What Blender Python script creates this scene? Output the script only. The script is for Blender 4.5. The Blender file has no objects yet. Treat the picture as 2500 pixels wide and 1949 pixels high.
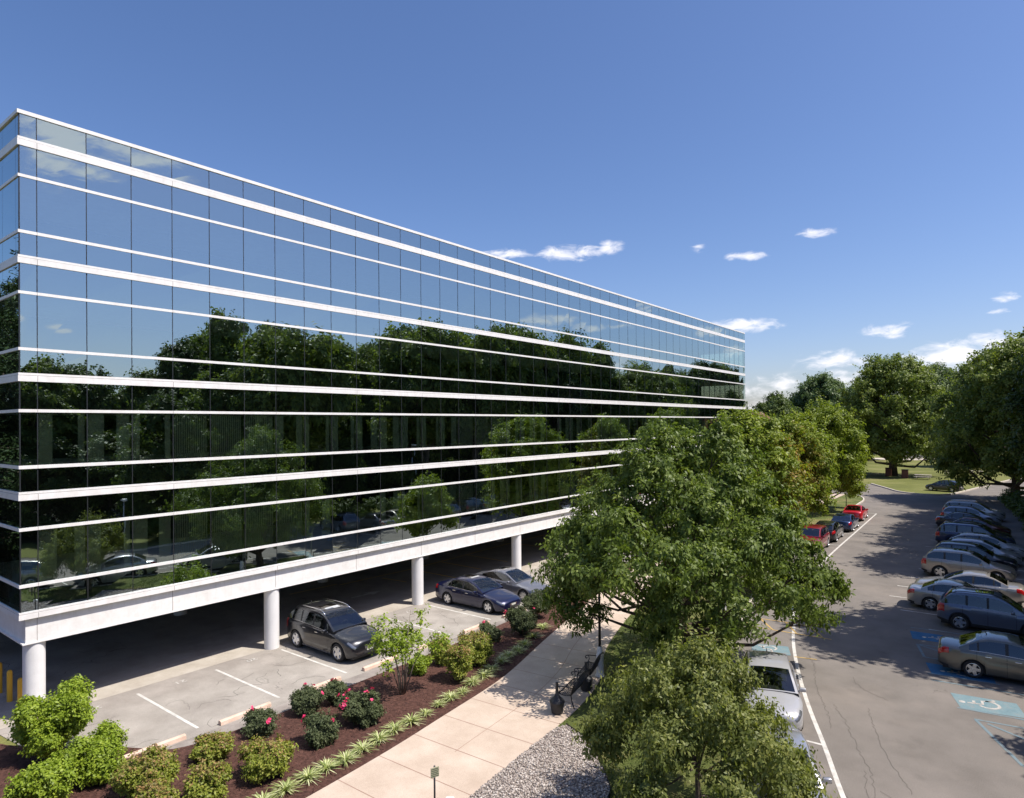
import bpy, bmesh, math, random
import numpy as np
from mathutils import Vector, Matrix
R = math.radians
C = bpy.context.scene.collection
sc = bpy.context.scene

# ------------------------------------------------------------------ camera
YAW, PITCH, ROLL = R(38.3326), R(.39899), R(-.50275)
CAM = Vector((25.53, -6.675, 9.6))
F = 1595.12
fw = Vector((-math.sin(YAW)*math.cos(PITCH), math.cos(YAW)*math.cos(PITCH), math.sin(PITCH)))
r0 = Vector((math.cos(YAW), math.sin(YAW), 0)); u0 = r0.cross(fw)
rt = r0*math.cos(ROLL)+u0*math.sin(ROLL); up = -r0*math.sin(ROLL)+u0*math.cos(ROLL)
cd = bpy.data.cameras.new('camera'); cam = bpy.data.objects.new('camera', cd); C.objects.link(cam)
m = Matrix((rt, up, -fw)).transposed().to_4x4(); m.translation = CAM
cam.matrix_world = m
cd.sensor_width = 36; cd.lens = F/2500*36; cd.shift_y = 52.25/2500
cd.clip_start = .1; cd.clip_end = 5000
sc.camera = cam
sc.render.resolution_x = 1024; sc.render.resolution_y = 798
sc.view_settings.view_transform = 'Standard'; sc.view_settings.look = 'None'
sc.view_settings.exposure = 0.47; sc.view_settings.gamma = 1

# ------------------------------------------------------------------ sun + sky
SUN = Vector((.56, .22, 1)).normalized()
sd = bpy.data.lights.new('sun', 'SUN'); sd.energy = 4.9; sd.angle = R(.5); sd.color = (1, .94, .86)
so = bpy.data.objects.new('sun', sd); C.objects.link(so)
so.rotation_euler = (-SUN).to_track_quat('-Z', 'Y').to_euler(); so.location = (40, 20, 60)
w = bpy.data.worlds.new('World'); sc.world = w; w.use_nodes = True
nt = w.node_tree; N = nt.nodes; LK = nt.links
for n in list(N): N.remove(n)
out = N.new('ShaderNodeOutputWorld'); bg = N.new('ShaderNodeBackground'); LK.new(bg.outputs[0], out.inputs[0])
bg.inputs[1].default_value = .105
sky = N.new('ShaderNodeTexSky'); sky.sky_type = 'NISHITA'; sky.sun_disc = False
sky.sun_elevation = math.asin(SUN.z); sky.sun_rotation = math.atan2(SUN.x, SUN.y)
sky.altitude = 50; sky.air_density = 1.0; sky.dust_density = 1.2; sky.ozone_density = 4.0

def pix(px, py):
    return (fw + rt*((px-1250)/F) - up*((py-974.5-52.25)/F)).normalized()
def mnode(nt, op, *a, **k):
    n = nt.nodes.new('ShaderNodeMath'); n.operation = op; n.use_clamp = k.get('clamp', False)
    for i, v in enumerate(a):
        if isinstance(v, (int, float)): n.inputs[i].default_value = v
        else: nt.links.new(v, n.inputs[i])
    return n.outputs[0]
# clouds of the real sky: (pixel x, y, half width, half height, strength, seen in the glass?)
CL = [(1238,620,62,13,1,0),(1388,618,78,20,1,0),(1487,600,32,19,1,0),(1443,604,36,9,.8,0),(1823,624,54,13,.95,0),
      (1704,606,20,14,.35,0),(1990,569,52,13,.8,0),(1813,796,98,17,1.0,0),(2171,806,64,19,.95,0),(2034,882,84,26,.9,0),
      (2330,868,130,36,1.1,0),(2440,840,90,32,1.1,0),(2240,900,90,34,.9,0),(2455,727,36,15,.9,0),(2445,760,32,7,.7,0),
      (1885,945,85,32,.7,0),(2300,920,180,60,.55,0),(2080,920,150,40,.5,0),(1900,985,140,40,.5,0),
      (170,330,135,46,1.3,1),(120,385,100,60,.9,1),(350,395,105,30,1.15,1),(230,430,90,26,.9,1),(72,787,16,9,.9,1),(146,794,30,7,.9,1),
      (1341,778,76,16,1,1),(1253,806,110,17,.85,1),(1440,800,40,10,.9,1),(1503,795,36,9,.8,1),(1517,886,56,18,.7,1),
      (1411,922,60,15,.7,1),(1300,845,80,14,.6,1),(1728,812,36,14,.8,1),(1790,860,44,14,.8,1),(1570,750,36,9,.6,1),(1600,905,60,14,.5,1)]
geo = N.new('ShaderNodeTexCoord'); sep = N.new('ShaderNodeSeparateXYZ'); LK.new(geo.outputs['Generated'], sep.inputs[0])
az = mnode(nt, 'ARCTAN2', sep.outputs[0], sep.outputs[1]); el = mnode(nt, 'ARCSINE', sep.outputs[2])
cmb = N.new('ShaderNodeCombineXYZ'); LK.new(az, cmb.inputs[0]); LK.new(el, cmb.inputs[1])
acc = None
for (px, py, hw, hh, s, fl) in CL:
    def ae(x, y):
        d = pix(x, y)
        if fl: d = Vector((-d.x, d.y, d.z))
        return math.atan2(d.x, d.y), math.asin(d.z)
    a0, e0 = ae(px, py); a1, e1 = ae(px+hw, py); a2, e2 = ae(px, py-hh)
    wa = max(abs(a1-a0), .004); we = max(abs(e2-e0), .003)
    mp = N.new('ShaderNodeMapping'); LK.new(cmb.outputs[0], mp.inputs[0]); mp.vector_type = 'POINT'
    mp.inputs['Scale'].default_value = (1/wa, 1/we, 0); mp.inputs['Location'].default_value = (-a0/wa, -e0/we, 0)
    ln = N.new('ShaderNodeVectorMath'); ln.operation = 'LENGTH'; LK.new(mp.outputs[0], ln.inputs[0])
    v = mnode(nt, 'MULTIPLY', mnode(nt, 'SUBTRACT', 1.35, ln.outputs['Value'], clamp=True), s)
    acc = v if acc is None else mnode(nt, 'MAXIMUM', acc, v)
mp = N.new('ShaderNodeMapping'); LK.new(cmb.outputs[0], mp.inputs[0]); mp.inputs['Scale'].default_value = (20, 48, 1)
nz = N.new('ShaderNodeTexNoise'); LK.new(mp.outputs[0], nz.inputs[0]); nz.inputs['Scale'].default_value = 1.6
nz.inputs['Detail'].default_value = 7; nz.inputs['Roughness'].default_value = .58; nz.inputs['Distortion'].default_value = .5
nn = mnode(nt, 'MULTIPLY', mnode(nt, 'SUBTRACT', nz.outputs[0], .5), 2.6)
mr = N.new('ShaderNodeMapRange'); mr.interpolation_type = 'SMOOTHSTEP'
LK.new(mnode(nt, 'ADD', acc, nn), mr.inputs[0]); mr.inputs[1].default_value = .20; mr.inputs[2].default_value = 1.25
gate = mnode(nt, 'MULTIPLY', mr.outputs[0], mnode(nt, 'MULTIPLY', acc, 3.2, clamp=True))
gate = mnode(nt, 'MULTIPLY', gate, .88)
hs = N.new('ShaderNodeHueSaturation'); LK.new(sky.outputs[0], hs.inputs['Color']); hs.inputs['Saturation'].default_value = 1.12
tint = N.new('ShaderNodeMix'); tint.data_type = 'RGBA'; tint.blend_type = 'MULTIPLY'; tint.inputs[0].default_value = 1
LK.new(hs.outputs[0], tint.inputs[6]); tint.inputs[7].default_value = (1.06, .97, 1.06, 1)
cm = N.new('ShaderNodeMix'); cm.data_type = 'RGBA'; LK.new(gate, cm.inputs[0]); LK.new(tint.outputs[2], cm.inputs[6])
cm.inputs[7].default_value = (8.0, 7.9, 8.3, 1)
LK.new(cm.outputs[2], bg.inputs[0])

# ------------------------------------------------------------------ materials
MATS = {}
def mat(name, col, rough=.6, metal=0, spec=.5, coat=0, emit=None):
    if name in MATS: return MATS[name]
    m = bpy.data.materials.new(name); m.use_nodes = True; b = m.node_tree.nodes['Principled BSDF']
    b.inputs['Base Color'].default_value = (*col, 1); b.inputs['Roughness'].default_value = rough
    b.inputs['Metallic'].default_value = metal; b.inputs['Specular IOR Level'].default_value = spec
    b.inputs['Coat Weight'].default_value = coat; b.inputs['Coat Roughness'].default_value = .04
    MATS[name] = m; return m
def noisy(name, cols, scale=4, rough=.85, bump=.3, bscale=40, detail=6, pos=None, extra=None, spec=.3, bdist=.01):
    """noise-coloured surface in object (world) space"""
    m = mat(name, cols[0], rough, spec=spec); nt = m.node_tree; N = nt.nodes; L = nt.links; b = N['Principled BSDF']
    tc = N.new('ShaderNodeTexCoord')
    def noise(sc_, det=6, rgh=.6):
        n = N.new('ShaderNodeTexNoise'); L.new(tc.outputs['Object'], n.inputs[0]); n.inputs['Scale'].default_value = sc_
        n.inputs['Detail'].default_value = det; n.inputs['Roughness'].default_value = rgh; return n.outputs[0]
    n1 = noise(scale, detail)
    cr = N.new('ShaderNodeValToRGB'); L.new(n1, cr.inputs[0])
    k = len(cols); pos = pos or [.3+.4*i/(k-1) for i in range(k)]
    while len(cr.color_ramp.elements) < k: cr.color_ramp.elements.new(.5)
    for i in range(k):
        cr.color_ramp.elements[i].position = pos[i]; cr.color_ramp.elements[i].color = (*cols[i], 1)
    colr = cr.outputs[0]
    n2 = noise(bscale, 3, .7)
    mx = N.new('ShaderNodeMix'); mx.data_type = 'RGBA'; mx.blend_type = 'OVERLAY'; mx.inputs[0].default_value = .55
    L.new(colr, mx.inputs[6]); L.new(n2, mx.inputs[7]); colr = mx.outputs[2]
    if extra: colr = extra(nt, tc, colr, noise)
    L.new(colr, b.inputs['Base Color'])
    if bump:
        bp = N.new('ShaderNodeBump'); bp.inputs['Strength'].default_value = bump; bp.inputs['Distance'].default_value = bdist
        L.new(n2, bp.inputs['Height']); L.new(bp.outputs[0], b.inputs['Normal'])
    return m
def mixc(nt, fac, a, col, blend='MIX'):
    mx = nt.nodes.new('ShaderNodeMix'); mx.data_type = 'RGBA'; mx.blend_type = blend
    if isinstance(fac, (int, float)): mx.inputs[0].default_value = fac
    else: nt.links.new(fac, mx.inputs[0])
    nt.links.new(a, mx.inputs[6])
    if isinstance(col, tuple): mx.inputs[7].default_value = (*col, 1)
    else: nt.links.new(col, mx.inputs[7])
    return mx.outputs[2]
def asphalt_extra(scale=.22, width=.006, patchcol=(.30,.27,.24), maskpos=(.5,.62)):
    def f(nt, tc, colr, noise):
        N = nt.nodes; L = nt.links
        dn = N.new('ShaderNodeTexNoise'); L.new(tc.outputs['Object'], dn.inputs[0]); dn.inputs['Scale'].default_value = 1.3; dn.inputs['Detail'].default_value = 6
        sb = N.new('ShaderNodeVectorMath'); sb.operation = 'MULTIPLY_ADD'; L.new(dn.outputs['Color'], sb.inputs[0])
        sb.inputs[1].default_value = (1.1, 1.1, 0); L.new(tc.outputs['Object'], sb.inputs[2])
        vo = N.new('ShaderNodeTexVoronoi'); vo.feature = 'DISTANCE_TO_EDGE'; L.new(sb.outputs[0], vo.inputs[0]); vo.inputs['Scale'].default_value = scale*1.9
        m1 = N.new('ShaderNodeMapRange'); L.new(vo.outputs['Distance'], m1.inputs[0]); m1.inputs[1].default_value = width*.4; m1.inputs[2].default_value = width
        m1.inputs[3].default_value = 1; m1.inputs[4].default_value = 0
        nm = noise(.16, 3); m2 = N.new('ShaderNodeMapRange'); L.new(nm, m2.inputs[0]); m2.inputs[1].default_value = maskpos[0]; m2.inputs[2].default_value = maskpos[1]
        pm = noise(.35, 5); m3 = N.new('ShaderNodeMapRange'); L.new(pm, m3.inputs[0]); m3.inputs[1].default_value = .52; m3.inputs[2].default_value = .72
        c = mixc(nt, mnode(nt, 'MULTIPLY', m3.outputs[0], .5), colr, patchcol)
        # oil drips and dark stains
        sm = noise(.9, 3, .5); m4 = N.new('ShaderNodeMapRange'); L.new(sm, m4.inputs[0]); m4.inputs[1].default_value = .63; m4.inputs[2].default_value = .76
        c = mixc(nt, mnode(nt, 'MULTIPLY', m4.outputs[0], .35), c, (.09,.08,.07))
        return mixc(nt, mnode(nt, 'MULTIPLY', mnode(nt, 'MULTIPLY', m1.outputs[0], m2.outputs[0]), .8), c, (.05,.045,.04))
    return f
M_asph = noisy('lot_asphalt', [(.135,.12,.105), (.165,.147,.13), (.195,.172,.152)], .5, .9, .35, 38, extra=asphalt_extra(.3,.003,(.24,.205,.175),(.58,.66)))
M_bay = noisy('bay_asphalt', [(.225,.20,.175), (.275,.248,.218), (.33,.30,.265)], .8, .9, .3, 45, extra=asphalt_extra(.5,.006,(.42,.375,.335),(.52,.6)))
M_gar = noisy('garage_asphalt', [(.27,.235,.20), (.34,.30,.26), (.40,.355,.315)], .6, .85, .3, 30, extra=asphalt_extra(.3,.006,(.12,.11,.10)))
M_conc = noisy('concrete', [(.34,.30,.25), (.39,.35,.295), (.44,.40,.345)], 1.2, .85, .15, 60)
M_gutter = noisy('gutter_concrete', [(.16,.14,.125), (.23,.20,.18), (.30,.27,.24)], 1.1, .9, .2, 60)
M_kerb = noisy('kerb_concrete', [(.40,.35,.30), (.50,.45,.39), (.58,.52,.45)], 1.5, .85, .2, 60)
M_path = noisy('path_concrete', [(.40,.315,.245), (.455,.365,.29), (.51,.42,.34)], .9, .85, .15, 70)
M_stop = noisy('wheelstop_concrete', [(.48,.33,.25), (.58,.42,.33), (.64,.50,.41)], 2.5, .85, .25, 60)
M_joint = mat('joint', (.26,.15,.11), .9)
M_mulch = noisy('mulch', [(.045,.020,.015), (.088,.039,.029), (.14,.066,.05)], 9, .95, .9, 70, bdist=.04)
M_grav = noisy('gravel_base', [(.12,.10,.085), (.22,.19,.165), (.36,.32,.29)], 22, .9, .8, 90, bdist=.02)
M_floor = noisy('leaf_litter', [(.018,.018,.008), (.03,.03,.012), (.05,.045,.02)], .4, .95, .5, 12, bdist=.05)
M_lawn = noisy('lawn', [(.055,.075,.018), (.10,.12,.028), (.21,.17,.075)], .45, .95, .8, 60, bdist=.05)
M_turf = noisy('far_turf', [(.085,.095,.022), (.125,.135,.032), (.20,.185,.075)], .12, .95, .5, 12, bdist=.05)
def streaks(nt, tc, colr, noise):
    mp = nt.nodes.new('ShaderNodeMapping'); nt.links.new(tc.outputs['Object'], mp.inputs[0]); mp.inputs['Scale'].default_value = (3, 3, .35)
    n = nt.nodes.new('ShaderNodeTexNoise'); nt.links.new(mp.outputs[0], n.inputs[0]); n.inputs['Scale'].default_value = 3; n.inputs['Detail'].default_value = 6
    m_ = nt.nodes.new('ShaderNodeMapRange'); nt.links.new(n.outputs[0], m_.inputs[0]); m_.inputs[1].default_value = .5; m_.inputs[2].default_value = .8; m_.inputs[4].default_value = .25
    return mixc(nt, m_.outputs[0], colr, (.56,.52,.47))
M_white = noisy('white_panel', [(.74,.72,.695), (.77,.75,.725), (.79,.775,.755)], .4, .38, 0, 3, spec=.4, extra=streaks)
M_col = noisy('column_paint', [(.66,.65,.64), (.72,.71,.70), (.75,.74,.73)], 1.2, .5, .05, 60, extra=streaks)
M_paint = noisy('lane_paint', [(.36,.34,.31), (.50,.48,.44), (.60,.57,.53)], 3, .7, .1, 60)
M_faded = noisy('faded_paint', [(.26,.24,.22), (.38,.36,.33), (.52,.49,.45)], 5, .8, .1, 60)
M_blue = noisy('blue_paint', [(.12,.19,.215), (.15,.225,.245), (.19,.225,.23)], 3, .75, .1, 60)
M_blue_shade = noisy('shaded_blue_paint', [(.02,.10,.20), (.03,.13,.25), (.06,.14,.22)], 3, .75, .1, 60)  # blue for the squares under the trees, their shade put into the colour
M_bline = noisy('blue_line_paint', [(.12,.175,.20), (.15,.20,.22), (.165,.165,.155)], 4, .75, .1, 60)
M_yel = noisy('yellow_paint', [(.36,.26,.12), (.42,.28,.09), (.30,.24,.16)], 3, .75, .1, 60)
M_yelb = mat('yellow_gloss', (.72,.40,.03), .45)
M_seam = mat('panel_seam', (.22,.18,.16), .8)
M_mull = mat('mullion_dark', (.02,.022,.025), .4)
M_int = mat('office_interior', (.045,.045,.04), .9)
M_soffit = mat('garage_ceiling', (.45,.43,.40), .9)
M_blind = mat('window_blind', (.52,.54,.42), .8)
M_black = mat('black_iron', (.016,.015,.016), .42)
M_rub = mat('tyre_rubber', (.018,.018,.019), .85)
M_plastic = mat('black_plastic', (.022,.022,.024), .55)
M_alloy = mat('alloy', (.62,.62,.63), .25, .85)
M_chrome = mat('chrome', (.75,.75,.77), .12, 1)
M_lamp = mat('headlamp', (.22,.23,.25), .1, .6, coat=1)
M_tail = mat('taillamp', (.42,.012,.015), .15, coat=1)
M_seat = mat('car_seat', (.14,.13,.12), .7); M_seatb = mat('car_seat_beige', (.42,.37,.29), .7)
M_plate = mat('number_plate', (.55,.56,.5), .5)
M_bark = noisy('bark', [(.06,.045,.035), (.11,.085,.065), (.16,.13,.10)], 8, .95, .8, 40, bdist=.03)
M_barkp = noisy('pale_bark', [(.12,.10,.08), (.20,.165,.13), (.27,.23,.19)], 8, .95, .6, 40, bdist=.02)
M_brick = noisy('brick', [(.20,.07,.045), (.26,.10,.065), (.30,.13,.09)], 3, .9, .2, 40)
M_roofb = noisy('brown_roof', [(.11,.05,.035), (.13,.065,.045), (.16,.08,.06)], 1.5, .9, .3, 20)
M_wood = noisy('bench_wood', [(.30,.27,.24), (.42,.38,.34), (.5,.46,.42)], 5, .85, .2, 60)
M_bin = mat('bin_brown', (.16,.06,.035), .7)

# mirrored window glass: strong reflection, some see-through
def glass_mat():
    m = bpy.data.materials.new('mirror_glass'); m.use_nodes = True; nt = m.node_tree; N = nt.nodes; L = nt.links
    for n in list(N): N.remove(n)
    o = N.new('ShaderNodeOutputMaterial'); mx = N.new('ShaderNodeMixShader'); g = N.new('ShaderNodeBsdfGlossy'); t = N.new('ShaderNodeBsdfTransparent')
    g.inputs['Roughness'].default_value = 0.0; g.inputs['Color'].default_value = (.78,.93,.96,1)
    t.inputs[0].default_value = (.82,.88,.72,1)
    fr = N.new('ShaderNodeFresnel'); fr.inputs[0].default_value = 1.55
    L.new(mnode(nt, 'ADD', mnode(nt, 'MULTIPLY', fr.outputs[0], .75), .42, clamp=True), mx.inputs[0])
    L.new(t.outputs[0], mx.inputs[1]); L.new(g.outputs[0], mx.inputs[2]); L.new(mx.outputs[0], o.inputs[0])
    tc = N.new('ShaderNodeTexCoord'); n = N.new('ShaderNodeTexNoise'); n.inputs['Scale'].default_value = .55; n.inputs['Detail'].default_value = 1
    L.new(tc.outputs['Object'], n.inputs[0]); bp = N.new('ShaderNodeBump'); bp.inputs['Strength'].default_value = .5; bp.inputs['Distance'].default_value = .005
    L.new(n.outputs[0], bp.inputs['Height']); L.new(bp.outputs[0], g.inputs['Normal'])
    return m
M_glass = glass_mat()
def carglass(name, tr=.5):
    m = bpy.data.materials.new(name); m.use_nodes = True; nt = m.node_tree; N = nt.nodes; L = nt.links
    for n in list(N): N.remove(n)
    o = N.new('ShaderNodeOutputMaterial'); mx = N.new('ShaderNodeMixShader'); g = N.new('ShaderNodeBsdfGlossy'); t = N.new('ShaderNodeBsdfTransparent')
    g.inputs['Roughness'].default_value = .02; g.inputs['Color'].default_value = (.9,.95,1,1); t.inputs[0].default_value = (tr*.9,tr,tr*.92,1)
    fr = N.new('ShaderNodeFresnel'); fr.inputs[0].default_value = 1.6
    L.new(mnode(nt, 'ADD', fr.outputs[0], .06, clamp=True), mx.inputs[0]); L.new(t.outputs[0], mx.inputs[1]); L.new(g.outputs[0], mx.inputs[2]); L.new(mx.outputs[0], o.inputs[0])
    return m
M_wsg = carglass('windscreen_glass', .72); M_tint = carglass('tinted_glass', .3)

def leafmat(name, dark, mid, light, trans=.3, rough=.5, spec=.3):
    m = bpy.data.materials.new(name); m.use_nodes = True; nt = m.node_tree; N = nt.nodes; L = nt.links
    b = N['Principled BSDF']; o = N['Material Output']
    at = N.new('ShaderNodeAttribute'); at.attribute_name = 'v'
    cr = N.new('ShaderNodeValToRGB'); L.new(at.outputs['Fac'], cr.inputs[0])
    cr.color_ramp.elements.new(.5)
    for i, (p, c) in enumerate(((0, dark), (.5, mid), (1, light))):
        cr.color_ramp.elements[i].position = p; cr.color_ramp.elements[i].color = (*c, 1)
    L.new(cr.outputs[0], b.inputs['Base Color']); b.inputs['Roughness'].default_value = rough; b.inputs['Specular IOR Level'].default_value = spec
    tr = N.new('ShaderNodeBsdfTranslucent'); L.new(mixc(nt, 1.0, cr.outputs[0], (1.5,1.6,.7), 'MULTIPLY'), tr.inputs[0])
    mx = N.new('ShaderNodeMixShader'); mx.inputs[0].default_value = trans
    L.new(b.outputs[0], mx.inputs[1]); L.new(tr.outputs[0], mx.inputs[2]); L.new(mx.outputs[0], o.inputs[0])
    return m
L_oak = leafmat('oak_leaf', (.052,.083,.016), (.120,.168,.034), (.27,.32,.08), .33, .5, .28)
L_crab = leafmat('crabapple_leaf', (.075,.098,.024), (.165,.19,.05), (.33,.33,.10), .33, .5, .28)
L_yel = leafmat('yellowgreen_leaf', (.095,.135,.018), (.19,.245,.03), (.34,.37,.055), .34)
L_oran = leafmat('turning_leaf', (0.100,0.110,0.015), (0.200,0.180,0.022), (0.340,0.160,0.030), .32)
L_for = leafmat('forest_leaf', (.036,.062,.013), (.075,.112,.024), (.15,.19,.045), .28)
L_for2 = leafmat('woodland_leaf', (.070,.108,.022), (.155,.20,.042), (.29,.32,.08), .34)
L_far = leafmat('far_leaf', (0.069,0.106,0.037), (0.106,0.156,0.056), (0.175,0.231,0.081), .24)
L_pine = leafmat('pine_needle', (.018,.034,.014), (.035,.060,.018), (.07,.10,.03), .12)
L_lime = leafmat('lime_shrub_leaf', (.12,.17,.015), (.22,.30,.025), (.36,.42,.05), .3)
L_spir = leafmat('rusty_shrub_leaf', (.13,.16,.025), (.24,.28,.04), (.38,.33,.08), .3)
L_rust = leafmat('rust_seedhead_leaf', (.12,.12,.03), (.25,.17,.06), (.36,.19,.09), .2)
L_rose = leafmat('rose_leaf', (.045,.062,.028), (.085,.105,.046), (.15,.165,.08), .2, .6, .2)
L_petal = leafmat('rose_petal', (.65,.03,.12), (.75,.05,.18), (.85,.12,.28), .2)
L_grass = leafmat('lily_turf_blade', (.16,.22,.06), (.38,.42,.16), (.72,.72,.45), .25)
L_lawn = leafmat('lawn_blade', (.05,.085,.015), (.08,.12,.02), (.16,.16,.05), .25)
L_chip = leafmat('mulch_chip', (.030,.013,.010), (.07,.032,.025), (.16,.085,.065), .0, .9, .2)
L_peb = leafmat('pebble', (.16,.125,.11), (.32,.27,.235), (.58,.53,.48), .0, .7, .3)

# ------------------------------------------------------------------ mesh helpers
class MB:
    def __init__(s): s.v = []; s.f = []; s.m = []; s.sm = []
    def vert(s, p): s.v.append(tuple(p)); return len(s.v)-1
    def face(s, pts, mi=0, smooth=False):
        s.f.append([s.vert(p) for p in pts]); s.m.append(mi); s.sm.append(smooth)
    def box(s, a, b, mi=0, bev=0, M=None):
        x0,y0,z0 = a; x1,y1,z1 = b
        if bev:
            bm = bmesh.new(); bmesh.ops.create_cube(bm, size=1)
            for v in bm.verts: v.co = Vector(((x0+x1)/2+v.co.x*(x1-x0), (y0+y1)/2+v.co.y*(y1-y0), (z0+z1)/2+v.co.z*(z1-z0)))
            bmesh.ops.bevel(bm, geom=bm.edges[:], offset=bev, segments=2, affect='EDGES', profile=.5)
            s.addbm(bm, mi, M); bm.free(); return
        P = [(x0,y0,z0),(x1,y0,z0),(x1,y1,z0),(x0,y1,z0),(x0,y0,z1),(x1,y0,z1),(x1,y1,z1),(x0,y1,z1)]
        if M: P = [tuple(M @ Vector(p)) for p in P]
        k = len(s.v); s.v += P
        for q in ((0,3,2,1),(4,5,6,7),(0,1,5,4),(1,2,6,5),(2,3,7,6),(3,0,4,7)):
            s.f.append([k+i for i in q]); s.m.append(mi); s.sm.append(False)
    def addbm(s, bm, mi=0, M=None, smooth=False):
        k = len(s.v)
        for v in bm.verts: s.v.append(tuple(M @ v.co if M else v.co))
        bm.verts.index_update()
        for f in bm.faces: s.f.append([k+v.index for v in f.verts]); s.m.append(mi); s.sm.append(smooth)
    def tube(s, pts, rad, n=8, mi=0, cap=True):
        pts = [Vector(p) for p in pts]
        if isinstance(rad, (int, float)): rad = [rad]*len(pts)
        rings = []; prev = None
        for i, p in enumerate(pts):
            d = (pts[min(i+1, len(pts)-1)]-pts[max(i-1, 0)]).normalized()
            a = prev if prev else (Vector((0,0,1)) if abs(d.z) < .9 else Vector((1,0,0)))
            a = (a-d*a.dot(d)).normalized(); prev = a; b = d.cross(a)
            k = len(s.v)
            for j in range(n):
                t = 2*math.pi*j/n; s.v.append(tuple(p+(a*math.cos(t)+b*math.sin(t))*rad[i]))
            rings.append(k)
        for i in range(len(pts)-1):
            for j in range(n):
                s.f.append([rings[i]+j, rings[i]+(j+1) % n, rings[i+1]+(j+1) % n, rings[i+1]+j]); s.m.append(mi); s.sm.append(True)
        if cap:
            s.f.append([rings[0]+j for j in range(n)][::-1]); s.m.append(mi); s.sm.append(False)
            s.f.append([rings[-1]+j for j in range(n)]); s.m.append(mi); s.sm.append(False)
    def lathe(s, prof, n=24, mi=0, M=None):
        """prof: (radius, height) about local z"""
        k = len(s.v)
        for (r_, h) in prof:
            for j in range(n):
                t = 2*math.pi*j/n; p = Vector((r_*math.cos(t), r_*math.sin(t), h)); s.v.append(tuple(M @ p if M else p))
        for i in range(len(prof)-1):
            for j in range(n):
                s.f.append([k+i*n+j, k+i*n+(j+1) % n, k+(i+1)*n+(j+1) % n, k+(i+1)*n+j]); s.m.append(mi); s.sm.append(True)
    def build(s, name, mats, parent=None, doubles=0, sharp=None):
        me = bpy.data.meshes.new(name); me.from_pydata(s.v, [], s.f)
        mats = mats if isinstance(mats, (list, tuple)) else [mats]
        for m_ in mats: me.materials.append(m_)
        me.polygons.foreach_set('material_index', s.m); me.polygons.foreach_set('use_smooth', s.sm)
        if doubles or sharp:
            bm = bmesh.new(); bm.from_mesh(me)
            if doubles: bmesh.ops.remove_doubles(bm, verts=bm.verts[:], dist=doubles)
            if sharp:
                bmesh.ops.recalc_face_normals(bm, faces=bm.faces[:])
                for f in bm.faces: f.smooth = True
                for e in bm.edges:
                    if len(e.link_faces) != 2 or e.calc_face_angle(0) > sharp: e.smooth = False
            bm.to_mesh(me); bm.free()
        me.update()
        return link(name, me, parent)
def link(name, me, parent=None):
    o = bpy.data.objects.new(name, me); C.objects.link(o)
    if parent: o.parent = parent
    return o
def empty(name, loc=(0,0,0), rz=0):
    o = bpy.data.objects.new(name, None); C.objects.link(o); o.location = loc; o.rotation_euler = (0,0,rz); o.empty_display_size = .3
    return o
def tag(o, label=None, cat=None, group=None, kind=None):
    if label: o['label'] = label
    if cat: o['category'] = cat
    if group: o['group'] = group
    if kind: o['kind'] = kind
    return o
def struct(o, label=None, cat=None): return tag(o, label, cat, kind='structure')
def dup(root, loc=None, rz=None, scale=None):
    r = root.copy(); C.objects.link(r)
    if loc is not None: r.location = loc
    if rz is not None: r.rotation_euler = (0,0,rz)
    if scale is not None: r.scale = (scale,)*3 if isinstance(scale, (int, float)) else scale
    for ch in list(root.children):
        c = ch.copy(); C.objects.link(c); c.parent = r
        for g in ch.children:
            d = g.copy(); C.objects.link(d); d.parent = c
    return r
def sheet(name, poly, z, material, label, cat, thick=0, mi=0):
    bm = bmesh.new(); vs = [bm.verts.new((x, y, z)) for x, y in poly]; f = bm.faces.new(vs)
    if f.normal.z < 0: f.normal_flip()
    bmesh.ops.triangulate(bm, faces=[f])
    if thick:
        ge = bmesh.ops.extrude_face_region(bm, geom=bm.faces[:])
        for v in [e for e in ge['geom'] if isinstance(e, bmesh.types.BMVert)]: v.co.z -= thick
        bmesh.ops.recalc_face_normals(bm, faces=bm.faces[:])
    me = bpy.data.meshes.new(name); bm.to_mesh(me); bm.free(); me.materials.append(material)
    o = link(name, me); struct(o, label, cat); return o
def smooth_line(pts, n=6):
    """Catmull-Rom through 2-D points"""
    P = [np.array(p, float) for p in pts]; P = [2*P[0]-P[1]]+P+[2*P[-1]-P[-2]]; o = []
    for i in range(1, len(P)-2):
        for k in range(n):
            t = k/n; a, b, c, d = P[i-1:i+3]
            o.append(tuple(.5*((2*b)+(-a+c)*t+(2*a-5*b+4*c-d)*t*t+(-a+3*b-3*c+d)*t**3)))
    o.append(tuple(P[-2])); return o
def ribbon(mb, pts, wd, z, mi=0):
    pts = [Vector((p[0], p[1], 0)) for p in pts]; L = []
    for i, p in enumerate(pts):
        d = (pts[min(i+1, len(pts)-1)]-pts[max(i-1, 0)]).normalized(); n = Vector((-d.y, d.x, 0))*wd/2
        L.append((p+n, p-n))
    for i in range(len(L)-1):
        a, b = L[i]; c, d = L[i+1]
        mb.face([(b.x,b.y,z),(d.x,d.y,z),(c.x,c.y,z),(a.x,a.y,z)], mi)
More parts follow.
